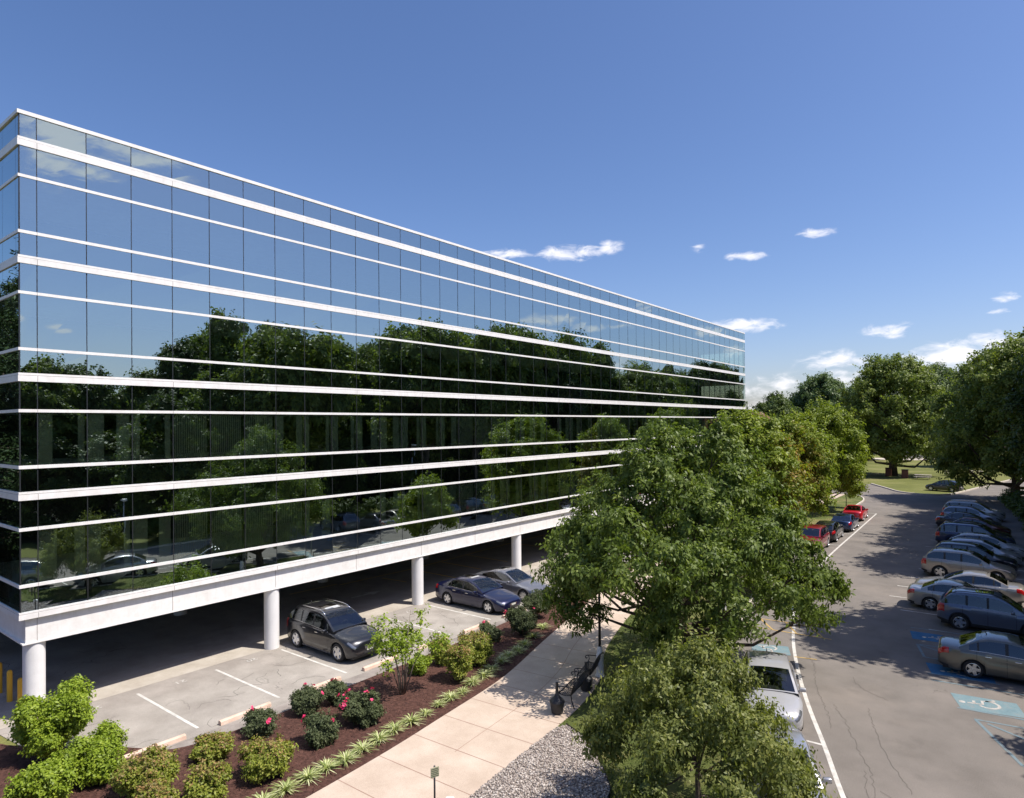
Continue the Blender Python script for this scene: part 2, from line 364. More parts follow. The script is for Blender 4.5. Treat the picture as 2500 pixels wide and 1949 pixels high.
def kerb(mb, pts, wd=.16, h=.13, z0=0, mi=0):
    pts = [Vector((p[0], p[1], 0)) for p in pts]; S = []
    for i, p in enumerate(pts):
        d = (pts[min(i+1, len(pts)-1)]-pts[max(i-1, 0)]).normalized(); n = Vector((-d.y, d.x, 0))
        S.append([p+n*wd/2+Vector((0,0,z0-.02)), p+n*(wd/2-.01)+Vector((0,0,z0+h)), p-n*(wd/2-.01)+Vector((0,0,z0+h)), p-n*wd/2+Vector((0,0,z0-.02))])
    for i in range(len(S)-1):
        for j in range(3): mb.face([S[i][j], S[i+1][j], S[i+1][j+1], S[i][j+1]], mi)
    mb.face(S[0], mi); mb.face(S[-1][::-1], mi)

# ------------------------------------------------------------------ ground and paving
g = MB(); g.box((-600,-300,-.6), (600,900,-.012)); struct(g.build('ground', M_turf), 'mown green grass around the car park', 'ground')
PL = smooth_line([(11.2,-20),(11.1,-5),(11.0,0),(10.9,3.4),(10.7,6.2),(10.4,8.7),(10.05,11.5),(9.65,13.4),(8.7,16.7),(7.4,21.5),(6.1,26.5),(5.0,33),(4.6,45),(4.4,65),(4.2,88)], 5)
PR = smooth_line([(15,-20),(14.7,-5),(14.4,2),(14.2,5.9),(14.0,7.8),(13.8,10.2),(13.5,12.3),(12.85,14.6),(11.6,17),(10.6,19.9),(9.7,23.2),(8.5,28.5),(7.7,34),(7.1,45),(6.8,65),(6.5,88)], 5)
KL = smooth_line([(30,-20),(26,-5),(23.6,1.0),(21.9,5.0),(19.55,10.3),(17.55,15.6),(16.3,18.6),(15.2,22),(14.3,26),(13.3,31),(12.2,38),(11.5,46),(10.8,56),(10.35,68),(9.9,78),(9.7,82),(8.9,85.5),(7.2,88),(0,89),(-30,89.5)], 5)
lot = list(KL)+[(-30,97.5),(0,101),(4,106),(6.4,106.6)]
isl = smooth_line([(6.4,106.6),(9.6,99.9),(11.3,96.3),(13,94.4),(15.5,93.8),(17.2,95.2),(18.2,99),(19.5,106),(23,125),(26,142)], 5)
lot += isl+[(33,142),(27.6,105),(31,93),(45,90),(45,84),(28.5,86),(26.9,78),(26.9,44),(28.4,34),(28.9,20),(33,0),(38,-20)]
sheet('parking_lot', lot, .0, M_asph, 'grey cracked asphalt of the car park aisle and the cross road', 'car park')
lawnpoly = [(p[0], p[1]) for p in PR]+[(6.5,88),(7.2,88)]+[p for p in reversed(KL) if p[1] < 87.5 and p[1] > -19.9 and p[0] > 7]+[(30,-20)]
sheet('lawn', lawnpoly, .09, M_lawn, 'patchy dry lawn strip between the walkway and the parked cars', 'lawn', .12)
mb = MB(); kerb(mb, KL, .16, .14); kerb(mb, isl, .22, .15)
kerb(mb, smooth_line([(33,142),(28.2,105),(31,93.4),(45,90.4)], 4)); kerb(mb, smooth_line([(45,83.6),(28.7,85.6),(27.1,78),(27.1,44),(28.6,34),(29.1,20),(33.2,0),(38.2,-20)], 5))
struct(mb.build('kerb', M_kerb), 'pale concrete kerb lining the lawns', 'kerb')
path = list(PL)+list(reversed(PR))
sheet('path', path, .104, M_path, 'wide beige concrete walkway curving past the flower bed', 'walkway', .1)
mb = MB()
def at_y(line, y):
    for a, b in zip(line, line[1:]):
        if a[1] <= y <= b[1]: t = (y-a[1])/(b[1]-a[1]); return a[0]+(b[0]-a[0])*t
y = -18.6
while y < 80:
    sk = .10*min(1, max(0, (y-2)/14))*4
    a = (at_y(PL, y), y); b = (at_y(PR, min(87, y+sk)), y+sk)
    ribbon(mb, [a, b], .022, .107); y += 1.52
ribbon(mb, [((a[0]+at_y(PR, a[1]))/2, a[1]) for a in PL if a[1] > 7 and a[1] < 80], .016, .1075)
struct(mb.build('path_joint', M_joint), 'dark expansion joints across the walkway', 'walkway joint')
# planting bed
bedL = smooth_line([(-9,-1.6),(-3,-1.5),(0.6,-.9),(2.6,.2),(4.3,1.5),(5.5,2.3),(5.85,4),(5.85,8),(5.8,13),(5.6,18),(5.0,24),(4.2,30),(3.8,36)], 4)
bed = list(bedL)+[(4.7,36)]+[p for p in reversed(PL) if p[1] < 35.9]+[(-9,-20)]
sheet('mulch_bed', bed, .075, M_mulch, 'dark red brown shredded bark mulch bed', 'mulch bed', .1)
grav = [(14.62,-5.0),(14.4,2),(14.2,5.9),(14.0,7.8),(13.8,10.2)]+smooth_line([(13.95,10.6),(15,10.15),(15.7,9.55),(16.5,8.7),(17,8.0),(17.3,6.5),(17.3,4),(17.1,0),(16.8,-5)], 4)
gravR = grav[5:]
sheet('gravel_bed', grav, .098, M_grav, 'bed of pale river gravel beside the walkway', 'gravel')
mb = MB(); kerb(mb, gravR, .03, .06, .1); struct(mb.build('bed_edging', M_black), 'thin black metal edging round the gravel', 'edging')
# under-building parking
sheet('garage_floor', [(-26,-8),(-1.9,-8),(-1.9,82),(-26,82)], .0, M_gar, 'dark asphalt drive beneath the raised office block', 'garage floor')
sheet('apron', [(-1.9,-8),(-.38,-8),(-.38,82),(-1.9,82)], .006, M_conc, 'pale concrete strip along the column line', 'concrete strip')
sheet('parking_bay', [(-.38,-.6),(2.2,-.3),(4.5,1.0),(5.12,2.0),(5.12,82),(-.38,82)], .004, M_bay, 'bleached cracked asphalt of the numbered parking bays', 'parking bay')
sheet('gutter', [(5.12,1.9),(6.1,2.0),(6.1,37),(5.12,82)], .002, M_gutter, 'dark damp gutter between the bays and the mulch', 'gutter')
mb = MB(); kerb(mb, [(-9,-1.35),(-3,-1.25),(.45,-.72)], .16, .14); k_ = mb.build('yellow_kerb', M_yelb); struct(k_, 'yellow painted kerb end by the bollards', 'kerb')
sheet('service_drive', [(-26,-1.3),(-.38,-.6),(-.38,-.55),(-26,-.55)], .012, M_conc, 'pale concrete drive edge by the bollards', 'drive')
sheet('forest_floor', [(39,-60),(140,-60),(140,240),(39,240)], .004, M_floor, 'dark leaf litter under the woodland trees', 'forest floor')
# far roads
sheet('far_road', [(-60,186),(-3,180),(8,184),(30,186),(60,189),(60,197),(30,194),(8,192.5),(-3,189),(-60,195)], .03, M_kerb, 'pale road crossing the far meadow', 'road')

# ------------------------------------------------------------------ painted marks
mw = MB(); LINE = smooth_line([(27.2,-2.5),(25.2,4),(23.3,8),(21.7,11.7),(20.7,14.2),(19.5,17.1),(18.4,20.1),(17.4,23.2),(16.6,26.3),(15.95,29.0),(14.95,36),(14.2,44.0),(13.5,58.8),(12.95,70.5)], 5)
ribbon(mw, LINE, .13, .006)
def lx(y): return at_y(LINE, y)
for yy, ln in ((5.2,2.0),(8.2,2),(14.3,2.1),(19.7,2.2),(49.05,2.5),(55.3,2.5),(61.5,2.5),(70.5,2.5),(43.2,2.5)):
    a = at_y(LINE, yy); ribbon(mw, [(a-.05, yy), (a-ln, yy-.12)], .10, .0065)
struct(mw.build('lane_marking', M_paint), 'white edge line of the kerbside stalls', 'road marking')
mf = MB()
for yy, x0 in ((28.9,21.8),(31.75,20.3),(34.5,19.4),(37.3,19.4),(40.2,19.6),(43.2,19.8),(46.1,19.8),(49,19.6),(52.4,19.2),(55.8,19.2),(59,19),(62.3,18.4),(65.5,18.2),(69,18),(72.6,18)):
    ribbon(mf, [(x0, yy), (x0+5.4, yy+.12)], .10, .006)
for k in range(9):
    yy = .55+2.9*k
    ribbon(mf, [(.15, yy), (4.6, yy+.02)], .10, .010)
struct(mf.build('stall_marking', M_paint), 'thin white lines between parking stalls', 'road marking')
my = MB()
for a, b in (((15.0,24.5),(18.6,24.7)),((15.1,26.0),(18.0,26.3)),((15.1,26.0),(16.1,24.6)),((16.3,26.05),(17.15,24.65)),((17.3,26.15),(18.25,24.7)),((17.9,21.5),(18.7,21.7)),((14.2,26),(15.1,24.5))):
    ribbon(my, [a, b], .09, .008)
struct(my.build('yellow_hatching', M_yel), 'faded yellow no parking hatching by the white edge line', 'road marking')
mg = MB()
for a, b in (((-7.8,14.8),(-7.6,17.9)),((-7.3,17.9),(-7.0,23.6)),((-7.0,23.6),(-7.6,35.1)),((-7.6,35),(-7.8,60)),((-4.6,20.8),(-6.6,20.6)),((-2.8,23.4),(-7,23.4)),((-7.6,35),(-3,35)),((-3.2,26.2),(-7,26.3)),((-3.3,29.1),(-7.2,29.2))):
    ribbon(mg, [a, b], .12, .008)
struct(mg.build('garage_marking', M_yelb), 'yellow lines on the dark floor under the building', 'road marking')
ma = MB(); ma.face([(-4.35,16.4,.009),(-4.2,16.4,.009),(-4.1,17.6,.009),(-4.35,17.6,.009)]); ma.face([(-4.6,17.6,.009),(-3.85,17.6,.009),(-4.2,18.5,.009)])
struct(ma.build('floor_arrow', M_paint), 'white arrow painted on the floor under the building', 'road marking')
def quad(mb, pts, z, mi=0): mb.face([(x, y, z) for x, y in pts], mi)
mbl = MB()
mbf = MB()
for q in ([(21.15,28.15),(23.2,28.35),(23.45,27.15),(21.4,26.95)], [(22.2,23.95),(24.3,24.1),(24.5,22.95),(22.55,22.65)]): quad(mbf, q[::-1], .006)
struct(mbf.build('accessible_bay_paint', M_blue_shade), 'accessible bay squares with the tree shade put into their stronger blue', 'road marking')
for q in ([(23.25,21.05),(25.1,21.3),(25.4,20.1),(23.65,19.75)],
          [(15.95,22.1),(17.35,22.6),(17.75,21.55),(16.35,21.0)], [(14.5,29.5),(15.75,29.6),(15.95,28.5),(14.7,28.4)]):
    quad(mbl, q[::-1], .006)
struct(mbl.build('accessible_bay_paint', M_blue), 'faded pale blue squares of the sunlit accessible bays', 'road marking')
ml = MB()
for ln in ([(21.65,26.25),(26.5,26.75)], [(21.65,26.25),(22.1,24.6)], [(22.1,24.6),(26.9,25.1)], [(21.7,26.2),(24.2,24.8)], [(22.9,26.35),(25.6,24.95)], [(22.6,22.0),(28.4,22.75)], [(24.05,19.05),(28.6,19.6)], [(24.1,19.0),(25.3,16.35)], [(25.3,16.35),(28.6,16.7)], [(24.4,18.9),(28,16.7)], [(25.6,19.2),(28.7,17.6)], [(21.1,28.75),(26.4,29.3)], [(23.55,19.75),(28.6,20.3)], [(22.4,22.7),(24.6,22.95)]):
    ribbon(ml, ln, .10, .0065)
struct(ml.build('blue_marking', M_bline), 'pale blue access aisle lines beside the accessible bays', 'road marking')
mk = MB(); rk = random.Random(4)
for ln in ([(18.9,20.6),(19.2,19.3),(19.6,18.2),(20.1,17.0),(20.6,15.6)], [(20.2,17.6),(20.9,16.2),(21.5,14.6),(22.1,13.2),(22.4,11.6)], [(21.2,17.9),(21.7,16.2),(22.4,14.3),(23.1,12.9)], [(20.2,20.6),(20.7,19.6),(21.6,19.0)], [(22.4,12.6),(23.6,11.6),(24.8,11.0)], [(18.2,22.3),(18.6,21.4),(18.9,20.6)], [(16.5,33),(16.7,36),(16.4,40)], [(21.9,13.4),(22.2,12.2),(22.9,11.0),(23.1,9.6)], [(21.3,12.6),(21.9,11.4),(22.0,10.0)]):
    P = smooth_line(ln, 12); P = [(p[0]+rk.uniform(-.05,.05), p[1]+rk.uniform(-.03,.03)) for p in P]; ribbon(mk, P, .013, .0045)
for _ in range(34):
    x, y = rk.uniform(.3, 4.4), rk.uniform(1.5, 17.5); a = rk.uniform(0, 6.28); P = [(x, y)]
    for k in range(rk.randint(8, 26)): a += rk.uniform(-.6, .6); x += .07*math.cos(a); y += .07*math.sin(a); P.append((min(max(x, -.1), 4.9), y))
    ribbon(mk, P, rk.uniform(.010,.018), .0085)
struct(mk.build('asphalt_crack', mat('crack', (.085,.073,.063), .95)), 'thin wandering cracks in the paving', 'crack')
# wheelchair symbols
def chair(mb, cx, cy, ax, s, z=.0085):
    X = Vector((math.cos(ax), math.sin(ax))); Y = Vector((-X.y, X.x))
    def T(p): q = X*p[0]*s+Y*p[1]*s; return (cx+q.x, cy+q.y)
    ribbon(mb, [T((.02+.27*math.cos(t), -.18+.27*math.sin(t))) for t in [R(a) for a in range(125, 385, 13)]], .085*s, z)
    ribbon(mb, [T((-.06,.33)), T((-.02,-.05)), T((.24,-.05)), T((.36,-.36)), T((.47,-.33))], .09*s, z)
    ribbon(mb, [T((-.04,.16)), T((.18,.16))], .075*s, z)
    c = T((-.07,.46)); mb.face([(c[0]+.085*s*math.cos(t), c[1]+.085*s*math.sin(t), z) for t in [i*math.pi/6 for i in range(12)]])
ms = MB(); chair(ms, 24.15, 20.55, R(98-90+90), 1.15); chair(ms, 16.85, 21.8, R(200), 1.0); chair(ms, 22.25, 27.65, R(98), 1.05); chair(ms, 23.3, 23.4, R(98), 1.05); chair(ms, 15.25, 29.0, R(185), 1.0)
struct(ms.build('wheelchair_symbol', M_faded), 'white wheelchair symbols on the blue squares', 'road marking')
# stall numbers read from the building side
for s_, yy in (('22', 2.0), ('21', 4.9), ('20', 7.8), ('18', 13.6), ('17', 16.5)):
    cu = bpy.data.curves.new('n', 'FONT'); cu.body = s_; cu.size = .42; cu.align_x = 'CENTER'; to = bpy.data.objects.new('n', cu); C.objects.link(to)
    me = bpy.data.meshes.new_from_object(to); bpy.data.objects.remove(to)
    me.materials.clear(); me.materials.append(M_paint)
    o = link('stall_number', me); o.location = (.2, yy, .014); o.rotation_euler = (0,0,R(-90)); o.scale = (1.1,.8,1)
    struct(o, 'white painted stall number '+s_+' at the head of its bay', 'stall number')

# ------------------------------------------------------------------ office building
PW, Y0, LB = 1.444, .491, 68.85
bld = empty('office_building', (0,0,0)); tag(bld, 'long mirror glass office block with white bands raised on white columns', 'office building')
YL = [0]+[Y0+PW*i for i in range(48)]+[LB]
YL = [y for y in YL[:-1] if y < LB-.2]+[LB]
DEP = 26
bands = [(3.44,3.68),(7.29,7.565),(11.155,11.43),(14.99,15.255),(18.81,19.10)]
thin = [(4.465,4.57),(6.295,6.40),(8.31,8.42),(10.15,10.25),(12.16,12.255),(13.995,14.09),(15.97,16.07),(17.79,17.885)]
for (a, b) in bands:
    mb = MB(); h = b-a; lip = a+h*.70
    mb.box((-DEP,-.045,a), (.045,LB+.045,lip)); mb.box((-DEP+.02,-.035,lip+.012), (.035,LB+.035,b))
    mb.box((-DEP+.03,-.02,lip), (.02,LB+.02,lip+.012), 1)
    for yy in YL[1:-1:3]: mb.box((.044,yy-.006,a+.004), (.047,yy+.006,lip-.004), 1)
    mb.build('white_band', [M_white, M_seam], bld)
for (a, b) in thin:
    mb = MB(); mb.box((-DEP+.02,-.03,a), (.03,LB+.03,b))
    for yy in YL[1:-1:3]: mb.box((.029,yy-.005,a+.003), (.032,yy+.005,b-.003), 1)
    mb.build('white_trim', [M_white, M_seam], bld)
mb = MB(); mb.box((-DEP,-.05,19.84), (.05,LB+.05,19.96)); mb.build('roof_coping', M_white, bld)
mb = MB(); mb.box((-DEP+.3,.3,19.5), (-.3,LB-.3,19.7)); mb.build('roof', M_conc, bld)
# edge beam below the lowest band
mb = MB(); mb.box((-.95,.17,2.63), (-.11,LB-.17,3.44)); mb.box((-DEP+.1,.17,2.63), (-.95,.95,3.44)); mb.box((-DEP+.1,LB-.95,2.63), (-.95,LB-.17,3.44))
mb.box((-1.0,.08,2.585), (-.08,LB-.08,2.63)); mb.box((-DEP+.1,.08,2.585), (-1.0,1.0,2.63))
for k in range(16):
    yy = Y0+PW*3*k
    if yy < LB-.3: mb.box((-.112,yy-.007,2.64), (-.106,yy+.007,3.43), 1)
mb.build('edge_beam', [M_white, M_seam], bld)
mb = MB(); mb.box((-DEP+.2,1.0,3.2), (-1.0,LB-.2,3.3)); mb.build('garage_ceiling', M_soffit, bld)
for k in range(8):
    for xx in (-.43, -8.9, -17.5):
        yy = Y0+PW*6*k
        if yy > LB-.3: continue
        mb = MB(); mb.lathe([(0,0),(.315,0),(.315,2.59),(0,2.59)], 36, M=Matrix.Translation((xx, yy, .004)))
        mb.build('column', M_col, bld, sharp=R(40))
# glass rows
rows = []
ed = sorted(bands+thin+[(19.84,19.96)])
for i in range(len(ed)-1): rows.append((ed[i][1], ed[i+1][0]))
vis = [r for r in rows if r[1]-r[0] > 1.5]
rng = random.Random(5)
cand = []
for ri, (z0, z1) in enumerate(rows):
    for ci in range(len(YL)-1):
        d = (Vector((0, (YL[ci]+YL[ci+1])/2, (z0+z1)/2))-CAM)
        cand.append((-(YL[ci+1]-YL[ci])*(z1-z0)*abs(d.x)/d.length**3, ri, ci))
cand.sort(); big = {(r_, c) for _, r_, c in cand[:100]}
rest = MB()
def pane(mb, y0, y1, z0, z1):
    q = [rng.uniform(-.0034,.0034) for _ in range(4)]; g_ = .008
    mb.face([(q[0],y0+g_,z0),(q[1],y1-g_,z0),(q[2],y1-g_,z1),(q[3],y0+g_,z1)])
for ri, (z0, z1) in enumerate(rows):
    for ci in range(len(YL)-1):
        if (ri, ci) in big:
            mb = MB(); pane(mb, YL[ci], YL[ci+1], z0, z1); mb.build('window_pane', M_glass, bld)
        else: pane(rest, YL[ci], YL[ci+1], z0, z1)
o = rest.build('window_pane', M_glass, bld); o['kind'] = 'stuff'; o['label'] = 'smaller and farther mirror glass panes'
mb = MB()
for (z0, z1) in rows:
    xs = [0,-.30]+[-.30-PW*i for i in range(1, 18)]+[-DEP]
    for a, b in zip(xs, xs[1:]): mb.face([(b+.008,0,z0),(a-.008,0,z0),(a-.008,0,z1),(b+.008,0,z1)])
o = mb.build('end_window', M_glass, bld); o['label'] = 'mirror glass of the short end wall'
mb = MB(); mb.face([(0,LB,3.6),(-DEP,LB,3.6),(-DEP,LB,19.85),(0,LB,19.85)]); mb.face([(-DEP,0,3.6),(-DEP,LB,3.6),(-DEP,LB,19.85),(-DEP,0,19.85)]); mb.build('rear_wall', M_glass, bld)
for yy in YL[1:-1]:
    mb = MB(); mb.box((-.06,yy-.014,3.68), (.004,yy+.014,19.84)); mb.build('mullion', M_mull, bld)
for a, b in ((-.004,.03),(LB-.03,LB+.004)): mb = MB(); mb.box((-.04,a,3.68), (.006,b,19.84)); mb.build('corner_trim', M_mull, bld)
# floors, cores and blinds seen through the glass
mb = MB()
for (a, b) in bands: mb.box((-DEP+.3,.2,a-.85), (-.16,LB-.2,b+.75))
mb.box((-DEP+.5,.5,3.6), (-5,LB-.5,19.5)); mb.build('interior', M_int, bld)
rb = random.Random(11)
for (z0, z1) in vis[:2]:
    mb = MB(); zz0, zz1 = z0+.01, z1-.03
    for ci in range(len(YL)-1):
        a, b = YL[ci], YL[ci+1]; t = rb.random(); lo = z0 < 6 
        cl = (ci % 9) in (4,5,6,7) if lo else (ci % 11) in (4,5,6)
        if cl:      # vertical slats half closed
            n = 16
            for k in range(n):
                y_ = a+.04+(b-a-.08)*k/n; mb.box((-.17,y_,zz0), (-.16,y_+(b-a)/n*.62,zz1))
        elif t < .85 and b-a > 1:
            wl = rb.choice((.2,.3,.3,.38))*(b-a); 
            mb.box((-.17,a+.03,zz0), (-.16,a+.03+wl,zz1)); 
            wl = rb.choice((.14,.22,.3))*(b-a); mb.box((-.17,b-.03-wl,zz0), (-.16,b-.03,zz1))
    mb.build('window_blind', M_blind, bld)

# ------------------------------------------------------------------ foliage helpers
def fol_mesh(name, V, Fi, val, material):
    me = bpy.data.meshes.new(name); nv = len(V); nf = len(Fi); k = Fi.shape[1]
    me.vertices.add(nv); me.vertices.foreach_set('co', V.astype(np.float32).ravel())
    me.loops.add(nf*k); me.loops.foreach_set('vertex_index', Fi.astype(np.int32).ravel())
    me.polygons.add(nf); me.polygons.foreach_set('loop_start', np.arange(0, nf*k, k, dtype=np.int32)); me.polygons.foreach_set('loop_total', np.full(nf, k, dtype=np.int32))
    a = me.attributes.new('v', 'FLOAT', 'POINT'); a.data.foreach_set('value', val.astype(np.float32))
    me.materials.append(material); me.update(calc_edges=True); return me
def unit(a): return a/np.maximum(1e-9, np.linalg.norm(a, axis=-1, keepdims=True))
def rosettes(rg, Cn, Nm, k, L, wd, droop=.25, spread=1.0, jit=.4, vals=None):
    """k leaves around each centre"""
    n = len(Cn); t1 = unit(np.cross(Nm, rg.normal(size=(n,3)))); t2 = np.cross(Nm, t1)
    ph = (np.arange(k)[None]*2*np.pi/k+rg.uniform(0, 1.2, (n, k)))[..., None]
    d = np.cos(ph)*t1[:, None]+np.sin(ph)*t2[:, None]+Nm[:, None]*rg.uniform(-jit, jit*1.3, (n, k, 1)); d = unit(d)
    side = unit(np.cross(d, Nm[:, None]+rg.normal(scale=.45, size=(n, k, 3))))
    Ls = L*rg.uniform(.65, 1.25, (n, k, 1)); o = Cn[:, None]+rg.normal(scale=L*.35*spread, size=(n, k, 3))
    p0 = o+d*Ls*.08; mid = o+d*Ls*.52; dn = np.array([0, 0, -1.0])
    p2 = o+d*Ls+dn*droop*Ls; p1 = mid+side*wd*Ls+dn*.04*Ls; p3 = mid-side*wd*Ls+dn*.04*Ls
    V = np.stack([p0, p1, p2, p3], 2).reshape(-1, 3); Fi = np.arange(len(V)).reshape(-1, 4)
    base = vals if vals is not None else rg.beta(2, 2.6, n)
    v = np.clip(base[:, None]*.75+rg.uniform(-.12, .30, (n, k)), 0, 1); v = np.repeat(v.reshape(-1), 4)
    return V, Fi, v
def merge(L):
    V = []; Fi = []; v = []; k = 0
    for a, b, c in L: V.append(a); Fi.append(b+k); v.append(c); k += len(a)
    return np.concatenate(V), np.concatenate(Fi), np.concatenate(v)
def crown_clusters(rg, n, lobes, shell=.35, up=.5, clump=None):
    """cluster centres spread through lobes (centre, radii) with outward normals"""
    w_ = np.array([np.prod(r_)**(2/3) for _, r_ in lobes]); w_ = w_/w_.sum()
    idx = rg.choice(len(lobes), n, p=w_); c = np.array([l[0] for l in lobes])[idx]; rr = np.array([l[1] for l in lobes])[idx]
    m_ = clump[0] if clump else 1
    if clump: idx = np.repeat(idx[:max(1, n//m_)], m_); c = np.array([l[0] for l in lobes])[idx]; rr = np.array([l[1] for l in lobes])[idx]; n = len(idx)
    d = unit(np.repeat(rg.normal(size=(n//m_, 3)), m_, axis=0)); rad = np.repeat(1-shell*rg.random((n//m_, 1))**1.3, m_, axis=0)
    # bumpy lobe surface
    bump = 1+.13*np.sin(d[:, :1]*7+idx[:, None]*1.7)*np.cos(d[:, 1:2]*6+idx[:, None])+.1*np.sin(d[:, 2:3]*9+idx[:, None]*2.1)
    P = c+d*rr*rad*bump
    if clump:
        off = unit(rg.normal(size=(n, 3)))*rg.random((n, 1))**.6*np.array([1, 1, .62])*clump[1]*np.repeat(rg.uniform(.6, 1.35, (n//m_, 1)), m_, axis=0); P = P+off; d = unit(d*.6+off/clump[1]); idx = np.repeat(np.arange(n//m_), m_)
    Nm = unit(d+np.array([0, 0, up])+rg.normal(scale=.22, size=(n, 3))); return P, Nm, idx
def trunk_mesh(rg, H, r0, lobes, material, n_tw=3, lean=(0,0), split=.35):
    mb = MB(); top = np.array([lean[0], lean[1], H*.72]); base = np.array([0, 0, -.05])
    pts = [base+(top-base)*t+np.append(rg.normal(scale=.02*H*.2, size=2), 0)*(t > 0) for t in np.linspace(0, 1, 7)]
    rad = [r0*(1.35 if t == 0 else 1-.8*t) for t in np.linspace(0, 1, 7)]
    mb.tube(pts, rad, 10)
    for c, rr in lobes:
        c = np.array(c); t = np.clip(split+rg.uniform(0, .4), 0, .95); s_ = base+(top-base)*t; t2 = min(1, t)
        if c[2] < s_[2]: t = max(.12, c[2]/H*.6); s_ = base+(top-base)*t
        mid = s_*.45+c*.55+np.array([0, 0, -.08*H*rg.random()]); r1 = r0*(1-.8*t)*.55
        mb.tube([s_, s_*.75+mid*.25, mid, c], [r1, r1*.85, r1*.55, r1*.22], 7, cap=False)
        for _ in range(n_tw):
            e = c+unit(rg.normal(size=3))*np.array(rr)*.85; q = mid*.4+c*.6
            mb.tube([q, (q+e)/2+rg.normal(scale=.05*H*.1, size=3), e], [r1*.3, r1*.18, r1*.05], 5, cap=False)
    return mb
def make_lobes(rg, n, H, Rr, zlo, zhi, lr=(.34,.5), flat=.8, ctop=.75, peak=.38):
    out_ = []
    for i in range(n):
        t = (i+.5)/n; z = zlo+(zhi-zlo)*t; q = (z-zlo)/(zhi-zlo)
        env = Rr*math.sqrt(max(.05, 1-((q-peak)/(.72 if peak < .5 else .85))**2))*(1 if q < .5 else 1-.35*(q-.5)*ctop)
        a = i*2.39996+rg.uniform(-.3, .3); l = Rr*rg.uniform(*lr); l = min(l, env*.9)
        rad = max(0, env-l)*rg.uniform(.75, 1.08); out_.append(((math.cos(a)*rad, math.sin(a)*rad, z), (l, l, l*flat)))
    return out_
def make_tree(name, seed, H, Rr, zlo, leafm, barkm, nclus, k, L, wd=.3, nl=16, r0=.2, lr=(.34,.5), lobes=None, droop=.25, shell=.35, extra=None, up=.5, flat=.8, ntw=3, lean=(0,0), clump=None, peak=.38, shoots=7, lobe_s=1.0):
    rg = np.random.default_rng(seed); lobes = lobes or make_lobes(rg, nl, H, Rr, zlo, H-Rr*.3, lr, flat, peak=peak); clump = clump or (11, L*2.2); lobes = [(c, tuple(v*lobe_s for v in r_)) for c, r_ in lobes]
    root = empty(name); P, Nm, idx = crown_clusters(rg, nclus, lobes, shell, up, clump)
    ns = int(len(lobes)*shoots)
    if ns:   # leafy shoots that break the outline
        li = rg.integers(0, len(lobes), ns); lc = np.array([l[0] for l in lobes])[li]; lr_ = np.array([l[1] for l in lobes])[li]; cc = np.array([0, 0, H*.5])
        dd = unit(unit(lc-cc)+rg.normal(scale=.55, size=(ns, 3))+np.array([0, 0, .25])); b0 = lc+dd*lr_*.75; sl = lr_[:, :1]*rg.uniform(.35, .85, (ns, 1)); m2 = 7
        t = np.linspace(0, 1, m2)[None, :, None]; Q = (b0[:, None]+dd[:, None]*sl[:, None]*t*np.array([1, 1, .9])).reshape(-1, 3)+rg.normal(scale=L*.45, size=(ns*m2, 3)); P = np.concatenate([P, Q]); Nm = np.concatenate([Nm, unit(np.repeat(dd, m2, axis=0)+rg.normal(scale=.4, size=(ns*m2, 3)))])
        idx = np.concatenate([idx, np.repeat(np.arange(ns)+idx.max()+1, m2)])
    ok = P[:, 2] > .35; P, Nm, idx = P[ok], Nm[ok], idx[ok]
    lv = rg.uniform(.05, .95, idx.max()+1)[idx]*.5+rg.beta(2, 2.4, len(P))*.55
    me = fol_mesh('crown', *rosettes(rg, P, Nm, k, L, wd, droop, vals=lv), leafm); cr = link('crown', me, root)
    if extra: me.materials.append(extra[0]); mi = (rg.random(len(me.polygons)//k).repeat(k)[:len(me.polygons)] < 0).astype(np.int32); c0 = np.array(extra[1]); cp = P.repeat(k, axis=0); dd = np.linalg.norm((cp-c0)/np.array(extra[2]), axis=1)+rg.normal(scale=.25, size=len(cp)); me.polygons.foreach_set('material_index', (dd < 1).astype(np.int32))
    tb = trunk_mesh(rg, H, r0, lobes, barkm, ntw, lean); tb.build('trunk', barkm, root)
    return root
def make_pine(name, seed, H, Rr, material, barkm, n=2600, L=.35):
    rg = np.random.default_rng(seed); root = empty(name); cs = []; ns = []; mb = MB(); mb.tube([(0,0,-.05),(0,0,H*.5),(0,0,H)], [.3*H/18,.2*H/18,.03], 8)
    nb = int(H*5)
    for i in range(nb):
        z = H*(.16+.83*(i/nb)); q = (z/H-.16)/.84; l = Rr*(1-q)**.75*rg.uniform(.6, 1.1)+.25; a = rg.uniform(0, 6.28)
        e = np.array([math.cos(a)*l, math.sin(a)*l, z+l*rg.uniform(-.12, .22)]); s_ = np.array([0, 0, z-.05*l]); mb.tube([s_, e], [.05, .01], 4, cap=False)
        m_ = max(3, int(n/nb*(l/Rr+.4)))
        t = rg.uniform(.25, 1.05, m_)[:, None]; p = s_+(e-s_)*t+rg.normal(scale=.10+.10*l, size=(m_, 3))*np.array([1,1,.35]); cs.append(p); ns.append(np.tile([0, 0, 1.0], (m_, 1)))
    P = np.concatenate(cs); Nm = unit(np.concatenate(ns)+rg.normal(scale=.3, size=P.shape))
    link('crown', fol_mesh('crown', *rosettes(rg, P, Nm, 6, L, .12, .1, jit=.7), material), root); mb.build('trunk', barkm, root); return root

# ------------------------------------------------------------------ trees
def ell(x, y, z, a, b=None, c=None): return ((x, y, z), (a, b or a, c or a*.75))
